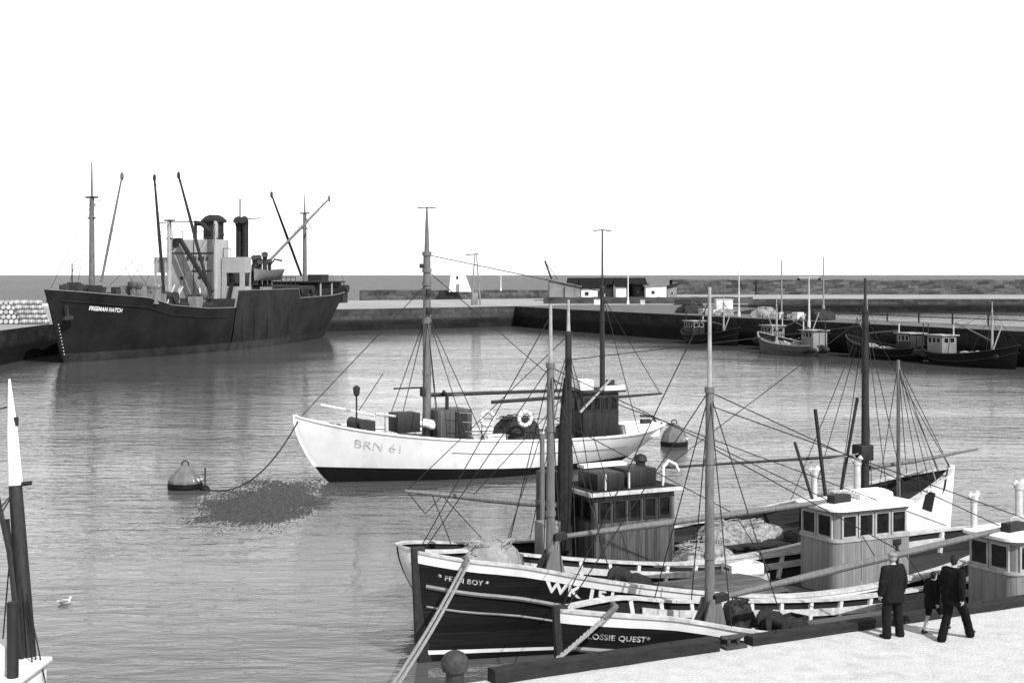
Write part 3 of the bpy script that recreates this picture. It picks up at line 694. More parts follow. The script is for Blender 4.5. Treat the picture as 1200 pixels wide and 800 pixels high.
# ------------------------------------------------------------------ the white boat out in the basin, on two buoys
def white_mid():
    L = 18.9; C0 = V((-9.35, 60.4, 0)); d = QD
    root = empty('fishing_boat', C0 + d * (L / 2), QA + PI, 'white hulled fishing boat alone in mid basin with two life rings', 'fishing boat', 'white fishing boats')
    h = Hull(L, 5.0, [(0, 2.92), (1.0, 2.62), (3, 2.2), (6, 1.82), (9, 1.62), (13, 1.5), (16.5, 1.5), (L, 1.75)], rake_b=1.5, bx=1.7, rake_s=2.6, zk=-.9, um=.5, pb=2.2, qb=.85, ps=2.6, qs=.7, e=(.2, .75, .8), rsp=1.3)
    sh = lambda u: h.sheer(u * L); zb = lambda u: lerp(.72, .34, clamp(u * 1.7)); zd = lambda u: sh(u) - .4
    h.band(lambda u: -.85, zb, 4).build('boot_top', 'black_paint', root)
    h.band(zb, sh, 8).build('hull', 'white_hull', root)
    h.band(lambda u: zd(u) - .1, sh, 2, inset=.1, back=True).build('bulwark_lining', 'pale_paint', root)
    h.deck(zd, .09).build('deck', 'deck_planks', root); h.rail(sh, .05, .16, .07).build('cap_rail', 'white_paint', root, angle=50)
    h.strake(lambda u: sh(u) - .55, .022, u0=.3, u1=.9, out=.004).build('moulding', 'grey_paint', root)
    h.stem(.14, .2, .08, z0=.72).build('stem_post', 'white_hull', root)
    h.lettering('BRN 61', .52, L / 2 - 2.3, -.72, 1, bold=.0, wide=1.15).build('registration_number', 'worn_grey_letter', root, smooth=False)
    h.lettering('BRN 61', .5, L / 2 - 5.2, -.72, -1, bold=.0).build('registration_number', 'worn_grey_letter', root, smooth=False)
    X = lambda a: L / 2 - a                         # a = metres aft of the stem head
    # windlass, lamp post, spars laid along the bow
    wl = MB().box((X(3.05), 0, 2.35), (1.0, .9, .5)); wl.tube([(X(2.9), -.8, 2.5), (X(2.9), .8, 2.5)], .22, 12); wl.build('windlass', 'iron', root)
    lp = MB().tube([(X(2.65), .5, 2.0), (X(2.65), .5, 3.75)], .04, 8); lp.build('lamp_post', 'dark_steel', root)
    MB().lathe([(.05, 3.72), (.13, 3.8), (.16, 4.05), (.16, 4.12), (.03, 4.2)], (X(2.65), .5, 0), 10).build('bow_lamp', 'iron', root)
    MB().tube([(X(1.3), -.3, 3.35), (X(3.9), -.3, 2.75)], .05, 8).build('spar', 'white_paint', root)
    MB().tube([(X(3.6), .3, 2.9), (X(8.3), .5, 2.15)], .06, 8).build('spar', 'pale_paint', root)
    rr = random.Random(4); fs = MB()
    for i in range(9): fs.ball((X(5.6 + .22 * i), .35 + rr.uniform(-.1, .1), 2.42 - .045 * i), (.25, .22, .16 + rr.uniform(0, .08)), 10, 6)
    fs.build('furled_sail', 'white_paint', root, remesh=.05)
    MB().tube([(X(4.15), .25, 1.9), (X(4.15), .25, 2.95)], .09, 10).build('mooring_post', 'pale_paint', root)
    # mainmast in three sections
    ms = MB(); mx = X(6.2)
    ms.tube([(mx, 0, 1.5), (mx, 0, 9.95)], [.2, .165], 14)
    for z in (4.6, 6.9, 8.6, 9.2, 9.95): ms.tube([(mx, 0, z - .09), (mx, 0, z + .09)], .215, 14)
    mo = ms.build('mainmast', 'spar_wood', root)
    MB().tube([(mx, 0, 9.9), (mx, 0, 11.3), (mx, 0, 12.0)], [.12, .075, .04], 10).build('topmast', 'spar_wood', mo)
    MB().tube([(mx - .45, 0, 12.0), (mx, 0, 12.03), (mx + .45, 0, 12.0)], .03, 6).build('crosstree', 'dark_steel', mo)
    MB().box((mx + .02, .24, 8.2), (.2, .16, .35)).box((mx, .24, 7.4), (.22, .18, .3)).box((mx + .2, -.05, 9.4), (.22, .2, .2)).build('mast_lamp', 'dark_steel', mo, bevel=.02)
    MB().box((mx + .1, 0, 3.75), (.4, .3, .4)).build('mast_block', 'dark_steel', mo, bevel=.04)
    # companion, skylight, booms
    MB().box((X(5.1), 0, 2.45), (1.1, 1.1, .85)).build('fore_companion', 'dark_wood', root, bevel=.03)
    cp = MB().box((X(7.2), .1, 2.28), (1.7, 1.5, 1.35)).build('deck_house', 'dark_cabin_planks', root, bevel=.03)
    MB().box((X(7.5), .87, 2.3), (.6, .05, 1.1)).build('door', 'brown_cabin', cp)
    st = MB().tube([(X(7.1), .2, 2.9), (X(7.1), .2, 3.6), (X(6.9), .2, 3.75)], .09, 8); st.build('stove_pipe', 'iron', root)
    MB().tube([(X(6.0), 0, 3.6), (X(13.6), 0, 3.55)], [.1, .07], 10).build('main_boom', 'dark_wood', root)
    MB().tube([(X(9.2), .5, 3.2), (X(13.4), .4, 3.28)], .085, 10).build('spare_spar', 'dark_wood', root)
    MB().tube([(X(4.6), 0, 3.95), (X(6.2), 0, 3.95)], .04, 8).build('yard', 'dark_wood', root)
    # wheelhouse
    x1, x0 = X(13.75), X(15.7)
    ho = MB().box(((x0 + x1) / 2, 0, 2.35), (x1 - x0, 1.9, 2.2)).build('wheelhouse', 'brown_cabin', root, bevel=.04)
    for i in range(4): framed_window((x0 + .1 + i * .46, .95, 0), (x0 + .5 + i * .46, .95, 0), 2.6, 3.25, ho, 'dark_wood', (0, 1, 0))
    for i in range(3): framed_window((x1, -.85 + i * .58, 0), (x1, -.35 + i * .58, 0), 2.6, 3.25, ho, 'dark_wood', (1, 0, 0))
    MB().box(((x0 + x1) / 2 - .1, 0, 3.5), (x1 - x0 + .4, 2.2, .09)).build('roof', 'dark_wood', ho)
    MB().box((x1 - .45, .2, 3.8), (.75, .7, .5)).build('chart_box', 'white_paint', ho, bevel=.04)
    bd = MB().beam((x0 - .35, .95, 3.66), (x0 + .85, .95, 3.66), .06, .22).beam((x0 - .35, -.8, 3.66), (x0 - .35, .92, 3.66), .06, .22); bd.build('roof_dodger', 'white_paint', ho)
    MB().box((x0 + .1, .3, 3.75), (.35, .35, .5)).build('compass_box', 'iron', ho, bevel=.04)
    mz = X(15.35)
    m2 = mast(root, mz, 0, 3.5, 8.2, 11.15, .13, .1, 'dark_wood', 'dark_wood'); m2.name = 'mizzen_mast'
    MB().tube([(mz - .5, 0, 11.1), (mz, 0, 11.15), (mz + .5, 0, 11.1)], .03, 6).build('crosstree', 'dark_steel', m2)
    MB().box((mz, 0, 8.3), (.2, .2, .35)).build('mast_lamp', 'dark_steel', m2, bevel=.02)
    MB().tube([(mz, .05, 3.1), (X(18.7), .05, 3.2)], [.08, .05], 8).build('mizzen_boom', 'dark_wood', root)
    MB().beam((x1 + .25, 1.1, 2.6), (x1 - 1.5, 1.05, 4.15), .14, .06).build('ladder', 'bare_wood', root)
    # aft: white cuddy, tiller
    MB().prism(rrect(X(18.2), X(16.1), -.85, .85, .3), 1.2, 1.85).build('aft_cuddy', 'white_paint', root, bevel=.04)
    MB().box((X(17.4), .6, 1.95), (.5, .25, .2)).build('skylight', 'dark_wood', root, bevel=.03)
    MB().tube([(X(18.5), 0, 1.6), (X(18.2), 0, 2.1), (X(17.5), 0, 2.15)], .06, 8).build('tiller', 'dark_wood', root)
    # rail that carries the life rings
    rl = MB(); rp = [h.pt(a / L, h.sheer(a) + .05, 1, .12) for a in (7.6, 8.8, 10.0, 11.2, 12.4)]
    rl.tube([p + V((0, 0, .95)) for p in rp], .022, 6)
    for p in rp: rl.tube([p, p + V((0, 0, .95))], .02, 6)
    rl.build('guard_rail', 'wire', root)
    t_ = V((mx, 0, 7.0)); ls = []
    for sd_ in (1, -1):
        for a in (4.9, 5.6, 6.9, 7.7): ls.append([t_ + V((0, 0, .3)), h.pt(a / L, h.sheer(a) + .05, sd_, .05)])
    ls += [[(mx, 0, 8.6), (X(.3), 0, 2.9)], [(mx, 0, 9.9), (mz, 0, 8.2)], [(X(2.9), -.3, 2.8), (X(4.2), -.3, 4.6)], [(mx, 0, 9.2), (X(13.4), 0, 3.55)], [(mz, 0, 8.0), (X(18.6), .05, 3.2)],
           [(mz, 0, 8.1), h.pt(16.5 / L, 1.5, 1)], [(mz, 0, 8.1), h.pt(14.2 / L, 1.5, 1)], [(mz, 0, 8.1), h.pt(16.5 / L, 1.5, -1)]]
    wires('rigging', ls, .02, root)
    rat = MB()                                         # ratlines between the two aft shrouds
    p1, p2 = h.pt(6.9 / L, h.sheer(6.9), 1, .05), h.pt(7.7 / L, h.sheer(7.7), 1, .05); tt = t_ + V((0, 0, .3))
    for k in range(1, 12): rat.tube([p1.lerp(tt, k / 14), p2.lerp(tt, k / 14)], .016, 5)
    rat.build('ratlines', 'rope', root)
    return root, h
bW, hW = white_mid()
def w_world(a, y, z):                                  # a point of the middle boat in the world
    L = hW.L; return V((-9.35, 60.4, 0)) + QD * a + QN * (-y) + V((0, 0, z))
# ------------------------------------------------------------------ the cargo ship along the left pier
def cargo_ship():
    L, B = 74.5, 12.8; ax = V((.27, .963, 0)).normalized(); bow = V((-46.7, 141, 0))
    ang = math.atan2(-ax.y, -ax.x)
    root = empty('cargo_ship', bow + ax * (L / 2), ang, 'dark steam cargo ship with grey bridge and tall derricks along the left pier', 'cargo ship')
    h = Hull(L, B, [(0, 7.5), (6, 6.95), (11, 6.55), (11.6, 6.45), (15, 5.65), (22, 5.15), (28.6, 5.1), (29.2, 7.1), (46.6, 7.15), (47.4, 5.95), (60, 6.1), (68, 6.4), (L, 6.9)],
             rake_b=2.9, rake_s=5.0, zk=-3, um=.5, pb=3.2, qb=.8, ps=3.4, qs=.62, e=(.06, .75, .8), n=44, linear=True, rsp=.9)
    sh = lambda u: h.sheer(u * L)
    h.band(lambda u: -2.5, lambda u: .95, 4).build('boot_top', 'ship_boot', root)
    h.band(lambda u: .95, sh, 10, u0=0, u1=29.0 / L).build('hull', 'ship_black', root)
    h.band(lambda u: .95, sh, 10, u0=28.7 / L, u1=1).build('midship_plating', 'ship_side', root)
    zd = lambda u: sh(u) - 1.0
    h.deck(zd, .05).build('deck', 'dark_steel', root)
    h.band(zd, sh, 2, inset=.12, back=True).build('bulwark_lining', 'dark_steel', root)
    h.rail(sh, .06, .16, .08).build('cap_rail', 'grey_paint', root)
    h.stem(.25, .3, .0, z0=-.5).build('stem_post', 'ship_black', root)
    X = lambda a: L / 2 - a
    mk = MB()
    for i in range(10): 
        p = h.pt(.004, .9 + i * .34, 1); mk.box((p.x + .02, p.y + .03, p.z), (.1, .05, .09))
    tag(mk.build('draught_marks', 'white_paint', root), kind='stuff')
    h.lettering('FREEMAN HATCH', .56, X(4.3), -1.7, 1, bold=.02, out=.04, wide=.85).build('name_lettering', 'white_paint', root, smooth=False)
    h.strake(lambda u: sh(u) - 1.05, .09, sides=(1, -1), u0=.01, u1=28 / L).build('rubbing_strake', 'ship_black', root)
    for a in (31, 34, 37.5, 44): 
        p = h.pt(a / L, 1, 1); MB().box((X(a), h.pt(a / L, 4, 1).y + .01, 3.9), (.12, .12, 5.2)).build('side_fender', 'ship_side', root)
    # forecastle gear
    gr = random.Random(5); gm = MB()
    for i in range(22):
        a = gr.uniform(4.5, 15); gm.box((X(a), gr.uniform(-2.2, 2.6), sh(a / L) + gr.uniform(-.2, .6)), (gr.uniform(.4, 1.4), gr.uniform(.4, 1.1), gr.uniform(.6, 1.5)), gr.uniform(0, 3))
    gm.tube([(X(7), -1.3, 7.3), (X(7), 1.3, 7.3)], .55, 12).build('anchor_windlass', 'iron', root)
    MB().tube([(X(3.0), 1.0, 6.5), (X(3.0), 1.0, 10.2)], .07, 6).build('jack_staff', 'dark_steel', root)
    an = MB().beam((X(1.7), 1.35, 4.6), (X(1.5), 1.25, 5.9), .3, .3).beam((X(2.3), 1.5, 4.7), (X(1.1), 1.3, 4.6), .3, .35); an.build('anchor', 'ship_boot', root)
    # masts
    def ship_mast(nm, a, y, z0, z1, z2, r, m='ship_mast'):
        o = MB().tube([(X(a), y, z0), (X(a), y, z1)], [r, r * .75], 10).build(nm, m, root)
        if z2: MB().tube([(X(a), y, z1 - .3), (X(a), y, z2)], [r * .45, r * .2], 8).build('topmast', 'ship_mast', o)
        MB().box((X(a), y, z1), (.5, 1.3, .18)).box((X(a), y, z1 - 2.2), (.35, .8, .14)).build('crosstree', 'dark_steel', o)
        return o
    def boom(p0, p1, r=.17, m='dark_steel'):
        p0, p1 = V(p0), V(p1)
        o = MB().tube([p0, p0.lerp(p1, .5), p1], [r, r * 1.15, r * .7], 8).build('derrick_boom', m, root)
        MB().lathe([(.08, -.45), (.2, -.2), (.2, .25), (.08, .45)], p1, 8).build('boom_head_block', m, o)
    ship_mast('foremast', 8.2, 0, 5.6, 17.2, 21.0, .33)
    boom((X(9.2), .5, 8.2), (X(11.5), 1.6, 19.6), .13, 'ship_mast')
    ship_mast('kingpost', 30.0, -3.1, 4.1, 15.6, 0, .34, 'ship_grey'); ship_mast('kingpost', 30.0, 3.1, 4.1, 15.6, 0, .34, 'ship_grey')
    boom((X(28.8), -3.1, 6.2), (X(27.5), -3.7, 20.6), .18); boom((X(28.8), 3.1, 6.4), (X(27), -.2, 20.8), .18)
    MB().beam((X(29.4), 2.9, 7.0), (X(30.5), -1.9, 13.2), .45, .4).build('derrick_boom', 'dark_steel', root)
    ship_mast('mainmast', 62.5, .2, 5.0, 17.8, 20.6, .34)
    boom((X(61.3), .2, 8.9), (X(52.4), -.2, 19.9), .17); boom((X(44.5), 2.8, 10.4), (X(65), 2.9, 20.0), .17, 'ship_mast')
    # hatches, deck cargo
    for a0, a1 in ((14.5, 21), (22.5, 27.5), (56, 63)):
        z = zd((a0 + a1) / 2 / L)
        hc = MB().box((X((a0 + a1) / 2), 0, z + .45), (a1 - a0, 5.6, 1.0)).build('hatch_coaming', 'dark_steel', root)
        MB().box((X((a0 + a1) / 2), 0, z + 1.0), (a1 - a0 + .1, 5.7, .1)).build('hatch_cover', 'canvas', hc)
    for i, (a, y, sz) in enumerate(((13.2, 2.2, 1.3), (17.5, 3.8, .9), (19.5, 4.0, 1.0), (13.8, 3.6, .8), (23.6, 4.2, 1.1), (26.8, 3.6, 1.2), (28, 2.0, 1.0))):
        wn = MB().box((X(a), y, zd(a / L) + .7), (1.5, 1.4, .9)); wn.tube([(X(a), y - 1.1, zd(a / L) + 1.1), (X(a), y + 1.1, zd(a / L) + 1.1)], .5 * sz, 10)
        wn.build('deck_winch', 'iron' if i % 3 else 'grey_paint', root)
    MB().box((X(27.9), -4.7, 5.4), (1.6, 1.8, 2.3)).build('deck_locker', 'dark_steel', root)
    cm = random.Random(8)
    for i in range(22):
        a = cm.uniform(9.5, 28); y = cm.uniform(1.5, 4.6); z = zd(a / L) + .75; k = i % 4
        if k == 0: MB().lathe([(.35, 0), (.3, 1.2), (.55, 1.5), (.6, 1.9), (.1, 2.1)], (X(a), y, z), 10).build('deck_ventilator', 'ship_mast', root)
        elif k == 1: MB().box((X(a), y, z + .8), (cm.uniform(.8, 1.6), cm.uniform(.8, 1.4), 1.6)).build('deck_locker', 'grey_paint', root)
        elif k == 2: MB().tube([(X(a), y - .7, z + 1.3), (X(a), y + .7, z + 1.3)], .6, 10).box((X(a), y, z + .6), (1.2, 1.0, 1.2)).build('deck_winch', 'iron', root)
        else: MB().beam((X(a), y, z), (X(a) + cm.uniform(-1.5, 1.5), y + cm.uniform(-1, 1), z + 2.6), .14, .14).build('deck_spar', 'pole_white', root)
    # bridge front: tower flanked by two open wings
    zb = 4.6
    tw = MB().box((X(32.6), -.35, (zb + 13.3) / 2), (2.8, 6.3, 13.3 - zb)).build('bridge_tower', 'ship_grey', root, bevel=.08)
    fx = X(31.2)
    MB().box((fx + .04, -.35, 11.65), (.1, 6.3, .12)).build('ledge', 'dark_steel', tw)
    MB().box((fx + .05, .6, 9.5), (.14, 2.6, .12)).build('ledge', 'dark_steel', tw)
    for i in range(6): framed_window((fx, -1.5 + i * .52, 0), (fx, -1.1 + i * .52, 0), 10.7, 11.25, tw, 'grey_paint', (1, 0, 0))
    for y, z in ((-2.1, 8.6), (.35, 8.7), (-1.2, 6.3), (.5, 6.3), (2.4, 6.3), (-2.6, 6.3)):
        MB().tube([(fx, y, z), (fx + .07, y, z)], .22, 12).build('porthole', 'dark_steel', tw)
    MB().tube([(fx + .05, -.45, 5), (fx + .05, -.45, 13.2)], .05, 6).build('downpipe', 'dark_steel', tw)
    MB().box((fx - .3, -2.7, 13.0), (1.0, .5, 1.0)).box((fx + .1, -3.05, 12.9), (.4, .25, 1.1)).build('bridge_light', 'dark_steel', tw)
    sl_ = MB().beam((fx - .3, -.4, 13.3), (fx - .3, -.4, 15.6), .16, .5); sl_.tube([(fx - .3, -.4, 15.3), (fx - .3, .5, 15.2), (fx - .3, 1.5, 14.3)], .3, 8).box((fx - .3, 1.3, 14.1), (.5, 1.0, .9))
    sl_.build('cowl_ventilator', 'dark_steel', root)
    for sg in (-1, 1):
        y0, y1 = (2.95, 6.0) if sg > 0 else (3.6, 6.2); yc = sg * (y0 + y1) / 2; nm = 'bridge_wing'
        wg = MB().box((X(32.7), yc, 10.2), (1.8, y1 - y0, 1.9)).box((X(32.7), yc, 6.4), (1.9, y1 - y0, 2.4))
        for q in ((y0 + .15, (y0 + y1) / 2, y1 - .12) if sg < 0 else (y0 + .3, y1 - .35)): wg.box((X(31.9), sg * q, 8.4), (.18, .2 if sg < 0 else .6, 1.9))
        wg.box((X(33.5), yc, 8.4), (.15, (y1 - y0) * (1 if sg > 0 else .2), 1.9))
        wo = wg.build(nm, 'ship_grey', root)
        if sg > 0: MB().box((X(32.75), yc, 8.35), (1.5, 2.7, 1.75)).build('window_band', 'glass', wo)
    MB().box((X(37.6), -.6, 7.6), (7.0, 8.4, 2.6)).build('deckhouse', 'ship_grey', root, bevel=.08)
    rr_ = MB()
    for y in (-3.4, -2, -.6, .8, 2.2): rr_.tube([(fx - .1, y, 13.3), (fx - .1, y, 14.3)], .04, 5)
    rr_.tube([(fx - .1, -3.4, 14.3), (fx - .1, 2.2, 14.3)], .04, 5); rr_.tube([(X(32), 3, 12.2), (X(32), 5.9, 12.2)], .04, 5)
    for y in (3.1, 4.0, 5.0, 5.8): rr_.tube([(X(32), y, 11.1), (X(32), y, 12.2)], .04, 5)
    rr_.build('bridge_railing', 'dark_steel', root)
    MB().tube([(X(31.4), 2.3, 5), (X(31.4), -.6, 11)], .06, 6).build('wire_pipe', 'dark_steel', root); MB().beam((X(31.3), 4.0, 5.2), (X(31.3), 4.6, 8), .1, .5).build('ladder', 'dark_steel', root)
    # funnel
    fn = MB().lathe([(1.25, 8.6), (1.22, 15.0), (1.22, 15.5), (1.62, 15.6), (1.6, 15.85), (1.1, 16.3), (.6, 16.5), (.1, 16.5)], (X(36.6), -.6, 0), 20); fo = fn.build('funnel', 'dark_steel', root)
    MB().lathe([(1.23, 13.9), (1.28, 13.95), (1.28, 14.2), (1.23, 14.25)], (X(36.6), -.6, 0), 20).build('funnel_band', 'iron', fo)
    MB().tube([(X(35.3), .5, 9.5), (X(35.3), .5, 15.4)], .16, 8).build('steam_pipe', 'ship_grey', fo)
    for y, a in ((2.1, 38.2), (3.0, 38.0)):
        MB().tube([(X(a), y, 8), (X(a), y, 14.9), (X(a) + .1, y, 15.6), (X(a) + .5, y, 15.9)], [.42, .42, .5, .6], 10).build('cowl_ventilator', 'dark_steel', root)
    MB().tube([(X(38.2), 2.2, 15), (X(38.2), 2.2, 18.6)], .1, 6).build('signal_pole', 'dark_steel', root)
    MB().beam((X(38.2), 2.2, 16.0), (X(38.2), 5.0, 16.1), .25, .12).build('signal_yard', 'dark_steel', root)
    # boat deck and the clutter abaft the bridge
    bd = MB().box((X(43), 2.4, 7.6), (8.5, 7.6, .2))
    for q in range(6): bd.tube([(X(39.5 + q * 1.4), 6.0, 7.7), (X(39.5 + q * 1.4), 6.0, 8.7)], .05, 5)
    bd.tube([(X(39.5), 6.0, 8.7), (X(46.5), 6.0, 8.7)], .05, 5); bd.build('boat_deck', 'dark_steel', root)
    for a, y, z, s_ in ((40.2, 3.2, 9.6, .9), (41.2, 4.2, 10.0, 1.0), (42.6, 2.6, 9.6, 1.1), (39.4, 4.4, 9.0, .8), (43.8, 3.6, 9.2, .8)):
        MB().tube([(X(a), y, 7.6), (X(a), y, z + 1.2), (X(a) + .5, y + .2, z + 1.6)], [.3 * s_, .3 * s_, .45 * s_], 9).build('cowl_ventilator', 'iron', root)
    for q in (37.4, 42.4): MB().tube([(X(q), 4.2, 7.6), (X(q), 4.3, 10.2), (X(q), 5.0, 11.0), (X(q), 6.0, 10.8)], .12, 7).build('davit', 'dark_steel', root)
    # after house
    ah = MB().box((X(65), -.5, 6.7), (8.5, 7.0, 2.4)).build('after_house', 'ship_side', root, bevel=.08)
    MB().box((X(64.5), -.4, 8.0), (9.5, 8.2, .18)).build('roof', 'dark_steel', ah)
    for q in range(3): MB().tube([(X(60.5 + q * 4), 3.5, 5.6), (X(60.5 + q * 4), 3.5, 8.0)], .12, 6).build('awning_post', 'ship_grey', ah)
    for a, y, s_ in ((51, 2, 1.2), (53.8, 2.6, 1), (56, 3.2, .9), (69, 3, 1.3)):
        wn = MB().box((X(a), y, 6.2), (1.8, 1.5, 2.0 * s_)); wn.tube([(X(a), y - 1.2, 7.0 * 1), (X(a), y + 1.2, 7.0)], .55, 10); wn.build('deck_winch', 'iron', root)
    MB().box((X(70), -1, 8.5), (2.6, 2.2, 1.1)).build('gun_tub', 'dark_steel', root)
    rl = MB()
    for i in range(12):
        p = h.pt((64 + i * 1.1) / L, sh((64 + i * 1.1) / L), 1, .15); rl.tube([p, p + V((0, 0, 1.1))], .04, 5)
    rl.tube([h.pt((64 + i * 1.1) / L, sh((64 + i * 1.1) / L), 1, .15) + V((0, 0, 1.1)) for i in range(12)], .04, 5)
    rl.build('guard_rail', 'dark_steel', root)
    fm, mm = V((X(8.2), 0, 17)), V((X(62.5), .2, 17.6))
    ls = [[(X(30), -3.1, 15.4), (X(30), 3.1, 15.4)], [(X(30.3), -4.6, 15.3), (X(30.3), -3.1, 15.4)]]
    wires('stays', ls, .06, root)
    ls = [[fm, (X(.8), 0, 7.6)], [fm, h.pt(10 / L, 6.6, 1)], [fm, h.pt(12.5 / L, 6.2, 1)], [fm, h.pt(10 / L, 6.6, -1)], [fm, h.pt(12.5 / L, 6.2, -1)],
          [mm, h.pt(59 / L, 6, 1)], [mm, h.pt(66 / L, 6, 1)], [mm, h.pt(60 / L, 6, -1)], [mm, (X(73.8), 0, 7)], [(X(11.5), 1.6, 19.6), fm + V((0, 0, -1))]]
    for i in range(6): ls.append([(X(30), (-3.1, 3.1)[i % 2], 15.3), (X(14 + 2.5 * i), (-4, 4)[i % 2], zd(.25) + 1)])
    ls += [[(X(27), -.2, 20.6), (X(30), 3.1, 15.4)], [(X(27.5), -3.7, 20.4), (X(30), -3.1, 15.4)], [(X(27), -.2, 20.5), (X(22), 3.5, 5.5)], [(X(52.4), -.2, 19.8), mm], [(X(65), 2.9, 19.8), mm], [fm, (X(30), 0, 15.4)], [(X(65), 2.9, 19.9), (X(66), 5, 6.3)]]
    wires('shrouds', ls, .024, root)
    lb = Hull(8.4, 2.6, [(0, 1.5), (1.5, 1.3), (4.2, 1.2), (6.5, 1.3), (8.4, 1.5)], rake_b=.3, rake_s=.3, zk=-.05, n=14, e=(.4, .8, .8))
    lr = tag(lb.band(lambda u: 0, lambda u: lb.sheer(u * 8.4), 5).build('lifeboat', 'grey_paint'), 'grey lifeboat under its davits abaft the bridge of the cargo ship', 'lifeboat')
    lb.deck(lambda u: lb.sheer(u * 8.4) - .05, 0).build('cover', 'canvas', lr)
    rot = M4.Rotation(ang, 4, 'Z'); lr.location = root.location + (rot @ V((X(40), 5.2, 8.3))); lr.rotation_euler = (0, 0, ang)
    return root, h
bS, hS = cargo_ship()

# ------------------------------------------------------------------ barrels on the left pier
def barrel_mesh():
    mb = MB(); prof = [(.02, 0), (.235, 0), (.235, .02), (.26, .15), (.285, .38), (.26, .62), (.235, .75), (.235, .77), (.02, .77)]
    return mb.lathe(prof, (0, 0, 0), 12)
b0 = barrel_mesh().build('barrel', 'barrel_wood'); hp = MB()
for z, r in ((.06, .252), (.22, .278), (.54, .278), (.71, .252)): hp.lathe([(r - .01, z - .03), (r + .006, z - .03), (r + .006, z + .03), (r - .01, z + .03)], (0, 0, 0), 12)
hp.build('hoops', 'barrel_hoop', b0)
ROWS = ['bottom', 'second', 'third', 'fourth', 'top']; first = True
NTH = ['first', 'second', 'third', 'fourth', 'fifth', 'sixth', 'seventh', 'eighth', 'ninth']
def put_barrel(x, y, z, rot, label):
    global first
    o = b0 if first else copy_tree(b0); first = False
    o.location = (x, y, z); o.rotation_euler = rot
    tag(o, label, 'barrel', 'pale barrels stacked on the left pier')
rb = random.Random(3)
for r in range(5):
    for k in range(7):
        put_barrel(-54.75 - k * .585 - (.29 if r % 2 else 0), 157.0 + rb.uniform(-.05, .05), PT + .29 + r * .53, (-PI / 2, 0, rb.uniform(-.04, .04)),
                   f'pale barrel end on in the {ROWS[r]} row, {NTH[k]} from the end of its stack')
for r in range(5):
    for k in range(4):
        put_barrel(-51.55 - (3 - k) * .8 - r * .22, 156.9 + rb.uniform(-.06, .06), PT + .29 + r * .53, (0, -PI / 2, rb.uniform(-.05, .05)),
                   f'pale barrel lying sideways in the {ROWS[r]} row, {NTH[3 - k]} from the ship')

